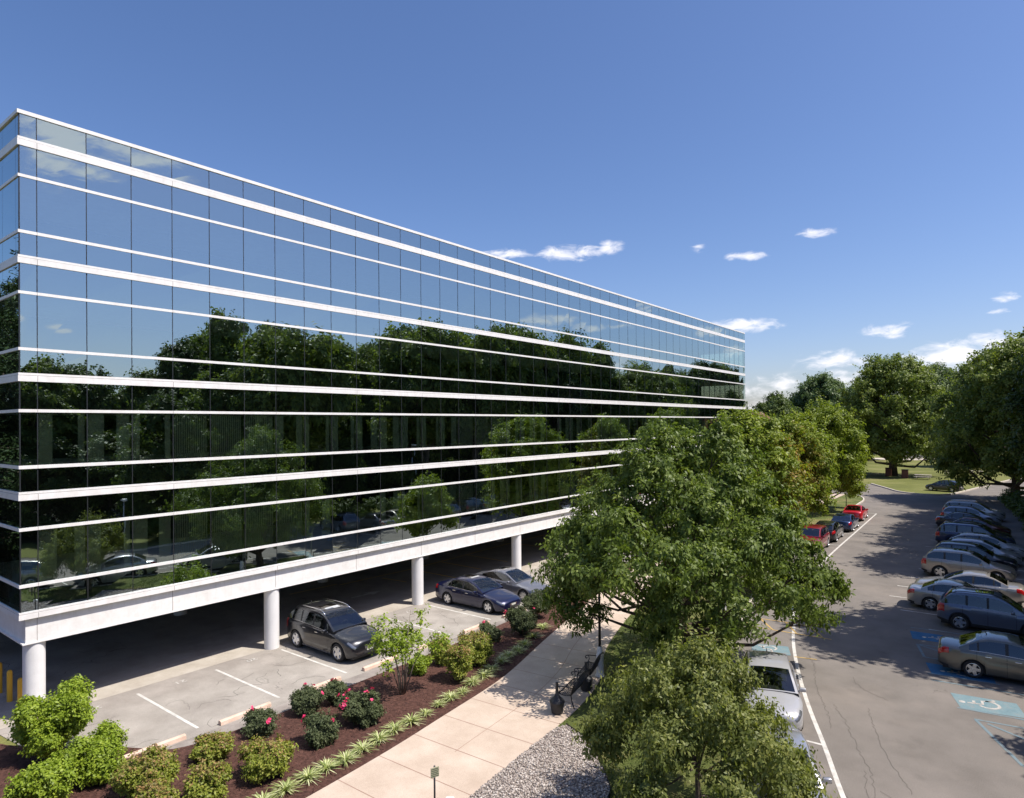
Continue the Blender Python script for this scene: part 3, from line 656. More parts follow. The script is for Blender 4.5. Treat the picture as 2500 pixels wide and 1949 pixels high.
# big oak in the middle. lobes given in camera-facing terms: r right, f forward (away), z up
def rf(r_, f_): return r_*.784-f_*.62, r_*.62+f_*.784
rgo = np.random.default_rng(21); OL = []
for (r_, f_, z, a) in [(-.8,0,8.9,1.0),(1.5,-.2,8.9,.95),(.4,.3,8.4,1.1),(-1.7,-.3,7.9,1.1),(2.1,-.4,7.8,1.1),(-.9,-.9,7.3,1.5),(1.3,-1.2,7.2,1.4),(.3,1.4,7.2,1.6),(-2.6,0,6.7,1.2),(2.8,.2,6.7,1.2),(.3,-2.0,6.2,1.6),(-2.7,-1.0,5.6,1.3),
        (1.9,-2.4,5.3,1.5),(3.4,-.4,5.6,1.3),(-3.6,.2,5.2,1.2),(.2,-3.0,4.6,1.6),(4.2,-.4,4.6,1.3),(-3.3,-1.5,4.2,1.3),(-4.2,.3,3.9,1.05),(-4.6,0,2.9,.9),(-3.9,-.8,2.5,1.0),(4.9,-.3,3.9,1.1),(5.6,0,3.4,.85),(6.2,.1,3.1,.55),(3.4,-2.0,3.6,1.4),
        (-1.5,-2.9,3.4,1.3),(1.0,-3.2,3.2,1.3),(2.4,2.2,5.2,1.7),(-1.6,2.6,5.2,1.8),(0,3.4,4.0,1.6),(3.4,2.0,3.6,1.5),(-2.9,2.3,3.4,1.4),(4.6,.9,2.6,1.0),(0,0,6.0,1.7),(5.0,-.9,2.4,.75),(-1.2,-1.8,2.3,1.0),(1.3,-1.5,2.3,1.0),(0,.9,2.5,1.1)]:
    x, y = rf(r_, f_); OL.append(ell(x, y, z, a*.97, a*.97, a*.74))
for (x_, y_, z_, a) in [(-1.5,-4.4,4.3,1.1),(-3.2,-3.4,4.0,1.1),(.3,-4.7,4.6,1.1),(-2.6,-2.6,5.4,1.2),(-.5,-3.6,5.8,1.3),(1.5,-4.2,5.0,1.2),(-4.1,-1.4,4.6,1.1),(-3.5,-.2,5.8,1.2),(-1.2,-1.8,6.9,1.3)]: OL.append(ell(x_, y_, z_, a, a, a*.74))
oak = make_tree('oak_tree', 21, 9.8, 5.5, 1.5, L_oak, M_bark, 11500, 6, .19, .23, r0=.23, lobes=OL, droop=.3, shell=.5, ntw=5, clump=(8, .36), shoots=11, lobe_s=.86)
oak.location = (14.85, 17.25, .09); oak.scale = (.955,.955,.985); tag(oak, 'big dark green oak in the middle, on the lawn between the walkway and the lane', 'tree')
SL = []
for (r_, f_, z, a) in [(0,0,3.6,1.1),(-1.2,-.3,3.2,1.0),(.9,.2,3.1,1.0),(-2.2,0,2.5,.95),(1.8,.2,2.0,.95),(0,-1.3,2.8,1.1),(1.1,-1.7,2.2,1.1),(-1.2,-1.5,2.2,1.0),(-2.7,.4,1.7,.8),(2.4,-.3,1.4,.75),(0,1.5,2.9,1.1),(1.1,1.5,2.3,1.0),(-1.6,1.5,2.3,1.0),(.2,-2.4,1.6,.9),(2.0,-1.7,1.3,.9),(-1.9,-1.7,1.3,.8),(0,.3,2.4,1.4),(2.9,-.2,1.1,.5)]:
    x, y = rf(r_, f_); SL.append(ell(x, y, z+.25, a, a, a*.72))
st = make_tree('crabapple_tree', 8, 4.3, 3.4, .8, L_crab, M_bark, 9000, 5, .14, .22, r0=.11, lobes=SL, droop=.18, shell=.6, ntw=5, clump=(8, .26), shoots=16, lobe_s=.88)
st.location = (19.22, 8.35, .09); st.scale = (.77,.77,.95); tag(st, 'low round crabapple with fine olive leaves beside the gravel, hiding two parked cars', 'tree')
def pl(o, x, y, rz, lab, s=1, z=.05, group=None, cat='tree'):
    o.location = (x, y, z); o.rotation_euler = (0,0,rz); o.scale = (s,)*3 if isinstance(s, (int, float)) else s; tag(o, lab, cat, group); return o
yt = make_tree('maple_tree', 31, 11.6, 4.4, 2.9, L_yel, M_bark, 7800, 6, .25, .27, nl=28, r0=.2, lr=(.22,.38), shoots=10, extra=(L_oran, (-2.6,-1.4,6.2), (1.6,1.6,2.2)))
pl(yt, 8.7, 67.8, .4, 'bright yellow green maple rising beside the red coupe')
yt2 = make_tree('maple_tree', 32, 10.2, 3.5, 2.8, L_yel, M_bark, 6000, 6, .24, .27, nl=24, r0=.17, lr=(.22,.4), shoots=10, extra=(L_oran, (.6,-1.2,5.0), (2.0,2.0,3.2)))
pl(yt2, 9.4, 53.6, 0, 'yellow green maple turning orange, beside the dark parked cars')
yt3 = make_tree('maple_tree', 33, 10.3, 3.6, 2.0, L_yel, M_bark, 7200, 6, .22, .27, nl=26, r0=.18, lr=(.22,.4), shoots=10, extra=(L_oran, (1.8,-.8,5.6), (1.5,1.8,2.8)))
pl(yt3, 10.0, 40.0, 1.0, 'yellow green maple nearest the big oak, orange on its right side', (1.15,1.15,1.04))
sm = make_tree('young_tree', 34, 5.2, 2.5, 1.4, L_yel, M_bark, 2600, 5, .24, .3, nl=10, r0=.09); pl(sm, 13.2, 31.0, 0, 'small round yellow green tree hidden behind the big oak')
sa = make_tree('young_tree', 35, 4.4, 1.3, 1.6, L_yel, M_bark, 700, 5, .22, .3, nl=6, r0=.05); pl(sa, 9.5, 73.4, 0, 'slim young tree just past the red coupe')
# broadleaf crowns for the distance (shared meshes)
fa = make_tree('broadleaf_tree', 41, 18.4, 8.2, 3.0, L_for2, M_bark, 12500, 6, .36, .28, nl=38, r0=.42, lr=(.18,.32), clump=(9,.8), shoots=10)
pl(fa, 24.2, 90.0, .3, 'huge dark tree standing behind the far end of the right hand car row', 1.07)
fb = make_tree('broadleaf_tree', 42, 22, 9.2, 4.0, L_for2, M_bark, 12500, 6, .42, .28, nl=40, r0=.6, lr=(.18,.30), clump=(9,.95), shoots=10)
pl(fb, 6.5, 126.6, 0, 'tallest free standing tree on the far lawn, brown bin beside its trunk')
fc = make_tree('broadleaf_tree', 43, 20, 7.4, 4.0, L_far, M_bark, 6500, 6, .48, .3, nl=30, r0=.4, lr=(.2,.34)); pl(fc, -12, 156, .5, 'rounded tree left behind the tallest far tree', 1.06)
fd = make_tree('broadleaf_tree', 44, 19, 6.8, 2.0, L_for, M_bark, 6000, 6, .48, .3, nl=28, r0=.35, lr=(.22,.36)); 
g_far = 'distant trees closing the far lawn'
pl(fd, -17, 138, 0, 'low dark tree beside the brown roofed brick building', (1,1,.80))
far = [(4,222,1.35,'tree straight beyond the gap right of the tallest far tree'),(15,208,1.3,'distant tree right of the gap above the far road'),(-6,178,1.0,'distant tree hidden behind the tallest far tree'),
       (-26,170,.92,None),(-34,150,.8,None),(-44,185,1.0,None),(-16,225,1.1,None),(-30,240,1.1,None),(24,238,1.15,None),(34,205,1.1,None),(26,182,.95,None),(40,240,1.2,None),(17,160,.85,'mid distance tree over the picnic tables')]
for i, (x, y, s_, lab) in enumerate(far):
    o = dup(fc if i % 2 == 0 else fd); pl(o, x, y, i*1.3, lab or 'distant green tree in the belt along the skyline', s_); o['group'] = g_far
wd_grp = 'tall trees along the east side of the car park'
WL = 'tall dark woodland tree standing beyond the right hand kerb, mirrored in the glass facade'
wa = make_tree('woodland_tree', 51, 22, 5.6, 6.0, L_for, M_bark, 6500, 6, .40, .28, nl=30, r0=.35, lr=(.2,.34), shoots=12); wb = make_tree('woodland_tree', 52, 17.5, 5.0, 2.2, L_for2, M_bark, 6000, 6, .36, .28, nl=28, r0=.28, lr=(.2,.34), shoots=12)
wc = make_tree('woodland_tree', 53, 14.5, 4.4, 1.4, L_for, M_bark, 4500, 6, .34, .28, nl=24, r0=.22, lr=(.22,.36), shoots=12)
wd = make_tree('woodland_tree', 54, 18, 6.2, 7.5, L_for2, M_bark, 6200, 6, .42, .28, nl=32, r0=.33, lr=(.26,.38), peak=.85, flat=.7)
first = {0: wa, 1: wb, 2: wc, 3: wd}; used = set(); rw = random.Random(77)
def wood(k, x, y, s_=1.0, lab=WL):
    global WLAST
    o = first[k] if k not in used else dup(first[k]); used.add(k); WLAST = o
    pl(o, x, y, rw.uniform(0, 6.28), lab, (s_, s_, s_*rw.uniform(.93, 1.06)), group=wd_grp)
# row that throws the shade on the aisle
HK = {0: 21.0, 1: 16.8, 2: 13.8, 3: 17.4}
for x, y, k, h, s_ in ((31.6,31.0,3,18.6,1.02),(33.5,19.5,2,12,.9),(32.3,49.5,3,21.2,1.14),(32.2,58.5,3,22,1.12),(31.9,66.5,3,22.5,1.08),(31.6,75,3,23,1.06),(31.2,84.0,3,22,1.02),(37.0,39.5,2,12,.8),(37.5,52,1,17,1),(37.5,62,1,18,1),(37.5,26,1,15,.9)):
    wood(k, x, y, s_)
    WLAST.scale = (s_, s_, h/HK[k])
wood(0, 28.9, 71.5, .92, 'tallest tree at the right edge, leaning over the far end of the car row')
PROF = [(-60,13),(6,15),(14,15.8),(21,15.3),(25.4,15.5),(27.2,18.1),(30,21.1),(33.3,22.3),(37.5,21.5),(41.5,20.4),(46.5,19.8),(51.3,21),(58,23.2),(65.6,24),(71,21.6),(78,25),(86,26),(96.5,24),(105,20),(111,18.4),(123,20.4),(133,19),(142,12.5),(149,14),(154,22),(170,24.7),(185,26.8),(210,27)]
def prof(y):
    for (a, h0), (b, h1) in zip(PROF, PROF[1:]):
        if a <= y <= b: return h0+(h1-h0)*(y-a)/(b-a)
    return 15
y = -30
while y < 205:
    h = prof(y)*rw.uniform(.94, 1.03); k = rw.choice((0, 1)) if h > 16.5 else rw.choice((1, 2)); s_ = rw.uniform(.85, 1.05)
    wood(k, 48+rw.uniform(-1.2, 1.6), y, s_); WLAST.scale = (s_, s_, h/HK[k])
    if rw.random() < .6: k2 = rw.choice((0, 1)); wood(k2, 57+rw.uniform(-1, 3), y+1.5, 1); WLAST.scale = (1, 1, prof(y)*.98/HK[k2])
    if 4 < y < 150: s_ = rw.uniform(.7, .95); wood(2, 42.5+rw.uniform(-1.5, 1), y+rw.uniform(-1, 1), s_); WLAST.scale = (s_, s_, rw.uniform(.5, .72))
    y += rw.uniform(4.2, 5.6)
p1 = make_pine('pine_tree', 61, 21, 4.2, L_pine, M_bark, 5200); pl(p1, -15.5, -5.2, 0, 'tall dark pine outside the frame left, mirrored in the end wall of the building')
p2 = dup(p1); pl(p2, -24, -7.5, 1, 'second tall pine farther left, mirrored in the end wall of the building', .95)
p3 = dup(p1); pl(p3, -19, -9.5, 2, 'third pine behind the first, mirrored in the end wall of the building', .85)
p4 = dup(p1); pl(p4, 33.5, 2.5, 2, 'layered cedar on the east side, mirrored at the left end of the glass', .62)
p5 = dup(p1); pl(p5, -21, 104, 0, 'dark narrow conifer right at the far corner of the office building', (.45,.45,.62))
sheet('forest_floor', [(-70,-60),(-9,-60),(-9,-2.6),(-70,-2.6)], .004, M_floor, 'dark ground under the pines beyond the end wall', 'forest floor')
for i, (x, y, s_) in enumerate(((-11,-4.6,.45),(-13,-6.5,.7),(-18,-4.0,.6),(-29,-6.5,.9),(-36,-9,1),(-22,-5.2,.5))): pl(dup(p1), x, y, i*1.7, 'pine in the stand mirrored in the end wall of the building', (s_*1.1,s_*1.1,s_), group='pines mirrored in the end wall')
# hedge along the right kerb
hl = [ell(0, 0, 1.0, 1.35, 3.0, 1.25), ell(.2, 2.6, 1.2, 1.3, 2.0, 1.3), ell(.1, -2.6, .9, 1.3, 2.0, 1.15)]
hd = make_tree('hedge_shrub', 71, 2.6, 1.6, .3, L_for, M_bark, 2600, 6, .16, .3, lobes=hl, r0=.05, ntw=1)
used_h = False
for i, (x, y, s_) in enumerate(((27.9,44,1.0),(27.7,50.5,1.05),(27.2,57,1.1),(26.7,63.5,1.12),(26.3,70,1.1),(25.6,76.5,1.0),(29.3,36.5,.9))):
    o = hd if i == 0 else dup(hd); pl(o, x, y, i*.1, 'dense dark hedge shrub at the noses of the right hand car row', s_, group='hedge shrubs along the right kerb', cat='hedge')

# ------------------------------------------------------------------ shrubs, roses, lily turf
def shrub(name, seed, H, Rr, leafm, n, L, lab, x, y, extra=None, flowers=0, wd=.28, k=5, sc=None, spikes=0):
    rg = np.random.default_rng(seed); lobes = [ell(0, 0, H*.45, Rr*.6, Rr*.6, H*.42)]
    for i in range(15):
        a = i*2.4; q = rg.uniform(.35, .78); l = Rr*rg.uniform(.20, .38)
        lobes.append(ell(math.cos(a)*Rr*q, math.sin(a)*Rr*q, H*rg.uniform(.28, .86), l, l, min(l*1.1, H*.3)))
    root = empty(name, (x, y, .07)); P, Nm, idx = crown_clusters(rg, n, lobes, .6, .7, (8, L*1.5)); ok = P[:, 2] > .03; P, Nm = P[ok], Nm[ok]
    spikes = spikes or 22
    if spikes:   # long shoots that break the outline
        for _ in range(spikes):
            a = rg.uniform(0, 6.28); q_ = rg.uniform(.1, .85); b = np.array([math.cos(a)*Rr*q_, math.sin(a)*Rr*q_, H*rg.uniform(.55, .85)*(1.1-.35*q_)]); e = b+np.array([math.cos(a)*.3*q_, math.sin(a)*.3*q_, .42-.2*q_])*rg.uniform(.4, 1.0)*min(1, H)
            t = np.linspace(0, 1, 7)[:, None]; P = np.concatenate([P, b+(e-b)*t]); Nm = np.concatenate([Nm, np.tile(unit((e-b)[None]), (7, 1))])
    vals = rg.beta(2, 2.4, len(P))
    me = fol_mesh('foliage', *rosettes(rg, P, Nm, k, L, wd, .12, jit=.6, vals=vals), leafm)
    if extra: me.materials.append(extra); zz = (P[:, 2]/H).repeat(k); me.polygons.foreach_set('material_index', ((zz+rg.normal(scale=.16, size=len(zz)) > .93)).astype(np.int32))
    link('foliage', me, root)
    mb = MB()
    for i in range(7):
        a = i*.9; mb.tube([(math.cos(a)*.05, math.sin(a)*.05, -.06), (math.cos(a)*Rr*.3, math.sin(a)*Rr*.3, H*.35), (math.cos(a)*Rr*.55, math.sin(a)*Rr*.55, H*.75)], [.018, .013, .006], 5)
    mb.build('stem', M_barkp, root)
    if flowers:
        ok = P[:, 2] > H*.35; Q = P[ok]; Nq = Nm[ok]; c0 = np.array([0, 0, H*.4]); d = np.linalg.norm((Q-c0)/np.array([Rr, Rr, H*.6]), axis=1); ii = np.argsort(-d)[:flowers*6]; ii = rg.choice(ii, flowers, replace=False)
        
        for q in range(len(ii)): fl = rosettes(rg, (Q[ii[q:q+1]]+unit(Q[ii[q:q+1]]-c0)*.05), Nq[ii[q:q+1]], 8,   .072, .5, -.1, spread=.25, jit=.5); link('flower', fol_mesh('flower', *fl, L_petal), root)
    tag(root, lab, 'shrub'); return root
shrub('lime_shrub', 81, 1.80, 1.20, L_lime, 9000, .10, 'tallest lime green shrub covering the foot of the corner column', 2.92, 0.03, spikes=34)
shrub('lime_shrub', 82, 1.14, 0.84, L_lime, 6500, .09, 'wide lime green shrub in front of the tallest one, twiggy shoot on its right', 5.39, 0.29, spikes=8)
shrub('lime_shrub', 83, 1.16, 0.80, L_lime, 5500, .09, 'low lime green shrub at the bottom left corner of the picture', 5.99, -1.12, spikes=6)
shrub('spirea_shrub', 84, 1.03, 0.81, L_spir, 4200, .08, 'spirea covered in rusty seed heads, right of the wide lime shrub', 7.35, 0.77, extra=L_rust)
shrub('spirea_shrub', 85, 0.75, 0.54, L_spir, 3000, .08, 'rusty spirea at the bottom edge below the other one', 8.70, 0.37, extra=L_rust)
shrub('spirea_shrub', 86, 0.60, 0.57, L_spir, 2600, .08, 'small yellow green spirea next to the end wheel stop', 7.01, 2.75, extra=L_rust)
shrub('spirea_shrub', 87, 0.95, 0.59, L_spir, 2600, .08, 'yellow green spirea at the bottom edge left of the broad one', 8.99, 1.53, extra=L_rust)
shrub('spirea_shrub', 88, 0.91, 0.78, L_spir, 4200, .085, 'broad rust topped spirea just left of the lily turf row', 9.08, 3.21, extra=L_rust)
shrub('rose_bush', 89, 0.62, 0.55, L_rose, 2600, .075, 'small rose bush beside the wheel stop with a few pink blooms', 6.69, 4.43, flowers=5)
shrub('rose_bush', 90, 0.82, 0.54, L_rose, 3200, .075, 'rose bush in front with blooms mostly on its left side', 8.67, 5.26, flowers=4)
shrub('rose_bush', 91, 0.72, 0.59, L_rose, 3200, .075, 'rose bush nearest the bays, behind the front one', 6.59, 6.14, flowers=4)
shrub('rose_bush', 92, 0.60, 0.42, L_rose, 2600, .075, 'rose bush at the back of the rose group, almost without blooms', 6.64, 7.29, flowers=4)
shrub('rose_bush', 93, 0.82, 0.74, L_rose, 3400, .075, 'rose bush with the most hot pink blooms', 8.46, 6.87, flowers=15)
shrub('spirea_shrub', 94, 0.67, 0.43, L_lime, 1600, .08, 'small round yellow shrub behind the slender little tree', 6.96, 10.84)
shrub('spirea_shrub', 95, 0.93, 0.50, L_spir, 3200, .085, 'yellow green spirea left in the group of three past the little tree', 6.93, 12.11, extra=L_rust)
shrub('spirea_shrub', 96, 1.24, 0.66, L_spir, 3400, .085, 'front spirea in the group of three past the little tree', 8.62, 11.26, extra=L_rust)
shrub('spirea_shrub', 97, 1.21, 0.75, L_spir, 3400, .085, 'tallest spirea at the back in the group of three past the little tree', 7.98, 12.90, extra=L_rust)
shrub('rose_bush', 98, 0.68, 0.55, L_rose, 3000, .075, 'dark rose bush by the navy sedan with one red bloom', 6.60, 15.46, flowers=4)
shrub('rose_bush', 99, 1.19, 0.76, L_rose, 3600, .075, 'large dark rose bush against the left tips of the big oak', 7.3, 16.9, flowers=4)
shrub('rose_bush', 100, 1.2, .8, L_rose, 2600, .075, 'dark rose bush behind the left branches of the big oak', 6.2, 19.5, flowers=3)
shrub('rose_bush', 101, 1.1, .8, L_rose, 2400, .075, 'farthest rose bush with pink blooms seen through the oak leaves', 5.9, 23.2, flowers=10)
# slender multi-stem tree
rg = np.random.default_rng(5); lt = empty('serviceberry_tree', (7.95, 9.15, .07)); mb = MB(); Ps = []; Ns = []
for i in range(9):
    a = i*.7+.3; l = rg.uniform(.5, 1.35); h = rg.uniform(1.5, 2.35); 
    if i == 0: l, h = .35, 3.0
    e = np.array([math.cos(a)*l, math.sin(a)*l, h]); m_ = e*np.array([.38,.38,.5]); mb.tube([(math.cos(a)*.07, math.sin(a)*.07, -.05), m_, e], [.028,.02,.007], 6)
    for j in range(5):
        t = rg.uniform(.45, 1); b = m_+(e-m_)*t; q = b+unit(rg.normal(size=3))*np.array([.55,.55,.25]); mb.tube([b, q], [.009,.004], 4)
        m2 = int(rg.uniform(8, 18)); Ps.append(q+rg.normal(scale=.12, size=(m2, 3))); Ns.append(unit(rg.normal(scale=.4, size=(m2, 3))+np.array([0,0,1])))
Ps = np.concatenate(Ps); Ns = np.concatenate(Ns); link('crown', fol_mesh('crown', *rosettes(rg, Ps, Ns, 5, .13, .3, .25), L_lime), lt); mb.build('trunk', M_barkp, lt)
tag(lt, 'slender open multi stemmed little tree in front of the dark suv', 'tree')
# lily turf row (shared meshes, one thing each)
def tuft_mesh(seed):
    rg = np.random.default_rng(seed); n = 95; a = rg.uniform(0, 6.28, n); ln = rg.uniform(.25, .42, n); V = []; Fi = []; v = []
    for i in range(n):
        d = np.array([math.cos(a[i]), math.sin(a[i]), 0]); s_ = np.array([-d[1], d[0], 0])*.011; el_ = rg.uniform(.25, 1.35); k = len(V)
        for t, wdt in ((0, .8), (.35, 1), (.7, .8), (1, .15)):
            p = d*(ln[i]*t*math.cos(el_)*(.7+.5*t)+.02)+np.array([0, 0, ln[i]*(math.sin(el_)*t*1.15-.75*t*t*math.sin(el_)*.9)+.01]); V += [p+s_*wdt, p-s_*wdt]
        for q in range(3): Fi.append([k+2*q, k+2*q+1, k+2*q+3, k+2*q+2])
        v += [rg.random()]*8
    return fol_mesh('blades', np.array(V), np.array(Fi), np.array(v), L_grass)
TM = [tuft_mesh(s_) for s_ in (1, 2, 3)]
tuf = [(10.25,2.35),(10.2,3.05),(10.15,3.75),(10.15,4.35),(10.2,4.95),(10.1,5.65),(10.0,6.35),(9.9,7.05),(9.9,7.75),(9.85,8.45),(9.7,9.2),(9.65,9.85),(9.6,10.5),(9.35,11.3),(9.25,12.05),(9.1,12.7),(8.85,13.6),(8.65,14.3),(8.6,15.0),(8.35,15.8),(8.0,16.9),(7.6,18.2),(10.6,1.0),(10.5,1.7)]
for i, (x, y) in enumerate(tuf):
    o = link('lily_turf', TM[i % 3]); o.location = (x, y, .075); o.rotation_euler = (0,0,i*1.1); s_ = 1.22 if i not in (9, 10, 12) else .9; o.scale = (s_, s_, s_)
    tag(o, 'cream and green lily turf tuft in the row beside the walkway', 'ornamental grass', 'lily turf tufts edging the mulch bed')
# mulch chips, pebbles, short lawn blades: uncountable stuff
def inside(poly, P):
    x, y = P[:, 0], P[:, 1]; c = np.zeros(len(P), bool); j = len(poly)-1
    for i in range(len(poly)):
        xi, yi = poly[i]; xj, yj = poly[j]; k = ((yi > y) != (yj > y)) & (x < (xj-xi)*(y-yi)/((yj-yi) or 1e-9)+xi); c ^= k; j = i
    return c
def scatter(rg, poly, n, box):
    P = rg.uniform((box[0], box[1]), (box[2], box[3]), (n, 2)); return P[inside(poly, P)]
rg = np.random.default_rng(9)
P = scatter(rg, bed, 42000, (-3,-3,11.2,24)); n = len(P); c = np.column_stack([P, np.full(n, .082)]); V, Fi, v = rosettes(rg, c, unit(np.array([0,0,1.])+rg.normal(scale=.35, size=(n,3))), 1, .055, .22, .0, jit=.3, vals=rg.random(n))
o = link('mulch_chips', fol_mesh('mulch_chips', V, Fi, v, L_chip)); tag(o, 'loose shredded bark chips over the planting bed', 'mulch', kind='stuff')
P = scatter(rg, [tuple(p) for p in grav], 30000, (13.7,-1,17.4,10.7)); bm = bmesh.new(); bmesh.ops.create_icosphere(bm, subdivisions=1, radius=1); iv = np.array([v_.co[:] for v_ in bm.verts]); ifc = np.array([[q.index for q in f.verts] for f in bm.faces]); bm.free()
n = len(P); s_ = rg.uniform(.014, .036, (n, 1, 1))*np.stack([rg.uniform(.8, 1.4, n), rg.uniform(.8, 1.2, n), rg.uniform(.5, .8, n)], 1)[:, None]
ang = rg.uniform(0, 6.28, n); q = iv[None]*s_*rg.uniform(.82, 1.15, (n, 12, 1)); X = q[..., 0]*np.cos(ang)[:, None]-q[..., 1]*np.sin(ang)[:, None]; Y = q[..., 0]*np.sin(ang)[:, None]+q[..., 1]*np.cos(ang)[:, None]
V = np.stack([X+P[:, :1], Y+P[:, 1:], q[..., 2]+.104+rg.uniform(0, .02, (n, 1))], 2).reshape(-1, 3); Fi = (ifc[None]+(np.arange(n)*12)[:, None, None]).reshape(-1, 3)
o = link('gravel', fol_mesh('gravel', V, Fi, np.repeat(rg.beta(1.6, 1.6, n), 12), L_peb)); tag(o, 'loose pale river stones beside the walkway', 'gravel', kind='stuff')
lawn_near = [(p[0]+.03, p[1]) for p in PR if p[1] < 34]+[p for p in reversed(KL) if 2 < p[1] < 34]
P = scatter(rg, lawn_near, 120000, (8,2,22,34)); P = P[~inside([tuple(p) for p in grav], P)]; n = len(P)
msk = np.sin(P[:, 0]*1.3+np.cos(P[:, 1]*.8)*2)+np.cos(P[:, 1]*1.1+P[:, 0]*.6) > -.6; P = P[msk]; n = len(P)
c = np.column_stack([P, np.full(n, .10)]); V, Fi, v = rosettes(rg, c, unit(np.array([0,0,1.])+rg.normal(scale=.2, size=(n,3))), 2, .075, .16, .0, jit=1.3)
o = link('grass', fol_mesh('grass', V, Fi, v, L_lawn)); tag(o, 'short patchy grass under the big oak', 'grass', kind='stuff')

# ------------------------------------------------------------------ cars
def pch(pts):
    xs = [p[0] for p in pts]; ys = [p[1] for p in pts]; n = len(xs)
    h = [xs[i+1]-xs[i] for i in range(n-1)]; d = [(ys[i+1]-ys[i])/h[i] for i in range(n-1)]
    m_ = [d[0]]+[0 if d[i-1]*d[i] <= 0 else 2*d[i-1]*d[i]/(d[i-1]+d[i]) for i in range(1, n-1)]+[d[-1]]
    def f(x):
        x = min(max(x, xs[0]), xs[-1]); i = 0
        while i < n-2 and x > xs[i+1]: i += 1
        t = (x-xs[i])/h[i]
        return ys[i]*(1+2*t)*(1-t)**2+m_[i]*h[i]*t*(1-t)**2+ys[i+1]*t*t*(3-2*t)+m_[i+1]*h[i]*t*t*(t-1)
    return f
# s runs from the nose (0) to the tail (L). deck: centre line heights without the cabin; roof: cabin line; pillars: (from, to)
KIND = {
 'sedan': dict(L=4.8,W=1.84,H=1.46,wb=2.74,fo=.95,r=.325,gc=.20,deck=[(0,.58),(.06,.66),(.3,.76),(1.0,.90),(1.35,.97),(2.6,.98),(3.9,1.05),(4.55,1.05),(4.74,1.0),(4.8,.86)],
    belt=[(0,.50),(.3,.66),(1.2,.86),(2.4,.92),(3.8,.97),(4.6,.96),(4.8,.78)], roof=[(1.32,.97),(1.6,1.13),(1.95,1.30),(2.3,1.41),(2.7,1.455),(3.1,1.45),(3.45,1.38),(3.8,1.22),(4.12,1.06)], x1=2.25,x2=3.35,pil=[(2.62,2.72),(3.5,3.56)], tum=.20,rake=(.42,.22)),
 'coupe': dict(L=4.7,W=1.80,H=1.39,wb=2.72,fo=.88,r=.33,gc=.18,deck=[(0,.55),(.06,.63),(.3,.72),(1.0,.85),(1.4,.92),(2.6,.95),(3.9,1.0),(4.5,1.0),(4.66,.95),(4.7,.82)],
    belt=[(0,.48),(.3,.62),(1.2,.82),(2.4,.88),(3.8,.94),(4.5,.92),(4.7,.76)], roof=[(1.4,.92),(1.75,1.08),(2.1,1.25),(2.45,1.35),(2.75,1.385),(3.1,1.37),(3.5,1.27),(3.9,1.12),(4.2,1.0)], x1=2.4,x2=3.2,pil=[(2.95,2.98)], tum=.22,rake=(.45,.25)),
 'hatch': dict(L=4.3,W=1.80,H=1.48,wb=2.65,fo=.85,r=.32,gc=.20,deck=[(0,.60),(.06,.70),(.3,.80),(.8,.93),(1.1,1.0),(2.4,1.0),(3.6,1.02),(4.15,1.02),(4.27,.98),(4.3,.85)],
    belt=[(0,.52),(.3,.68),(1.1,.88),(2.4,.93),(3.6,.99),(4.2,.96),(4.3,.78)], roof=[(1.05,1.0),(1.4,1.17),(1.75,1.35),(2.05,1.44),(2.5,1.48),(3.1,1.46),(3.6,1.38),(3.95,1.2),(4.2,1.03)], x1=1.98,x2=3.6,pil=[(2.5,2.58),(3.32,3.42)], tum=.21,rake=(.4,.2)),
 'suv': dict(L=4.7,W=1.88,H=1.72,wb=2.80,fo=.90,r=.365,gc=.24,deck=[(0,.68),(.05,.82),(.3,.95),(.9,1.06),(1.25,1.12),(2.6,1.12),(4.0,1.14),(4.55,1.14),(4.66,1.05),(4.7,.9)],
    belt=[(0,.58),(.25,.80),(1.1,1.0),(2.4,1.06),(3.8,1.12),(4.55,1.12),(4.7,.9)], roof=[(1.22,1.12),(1.5,1.29),(1.85,1.52),(2.15,1.65),(2.6,1.71),(3.5,1.70),(4.0,1.65),(4.3,1.45),(4.58,1.16)], x1=2.08,x2=4.02,pil=[(2.55,2.65),(3.4,3.5)], tum=.17,rake=(.36,.16)),
 'wagon': dict(L=4.9,W=1.86,H=1.68,wb=2.9,fo=.92,r=.34,gc=.22,deck=[(0,.62),(.05,.76),(.3,.88),(.9,.99),(1.2,1.05),(2.6,1.05),(4.0,1.08),(4.78,1.08),(4.87,1.0),(4.9,.85)],
    belt=[(0,.54),(.25,.74),(1.1,.95),(2.4,1.0),(3.8,1.05),(4.75,1.05),(4.9,.85)], roof=[(1.15,1.05),(1.5,1.26),(1.85,1.5),(2.15,1.62),(2.6,1.67),(3.6,1.67),(4.3,1.62),(4.6,1.4),(4.8,1.1)], x1=2.08,x2=4.3,pil=[(2.5,2.6),(3.45,3.55),(4.25,4.35)], tum=.15,rake=(.36,.14)),
}
def paint(name, col, metal=.35):
    return mat(name, col, .28, metal, coat=1)
WHEELS = {}
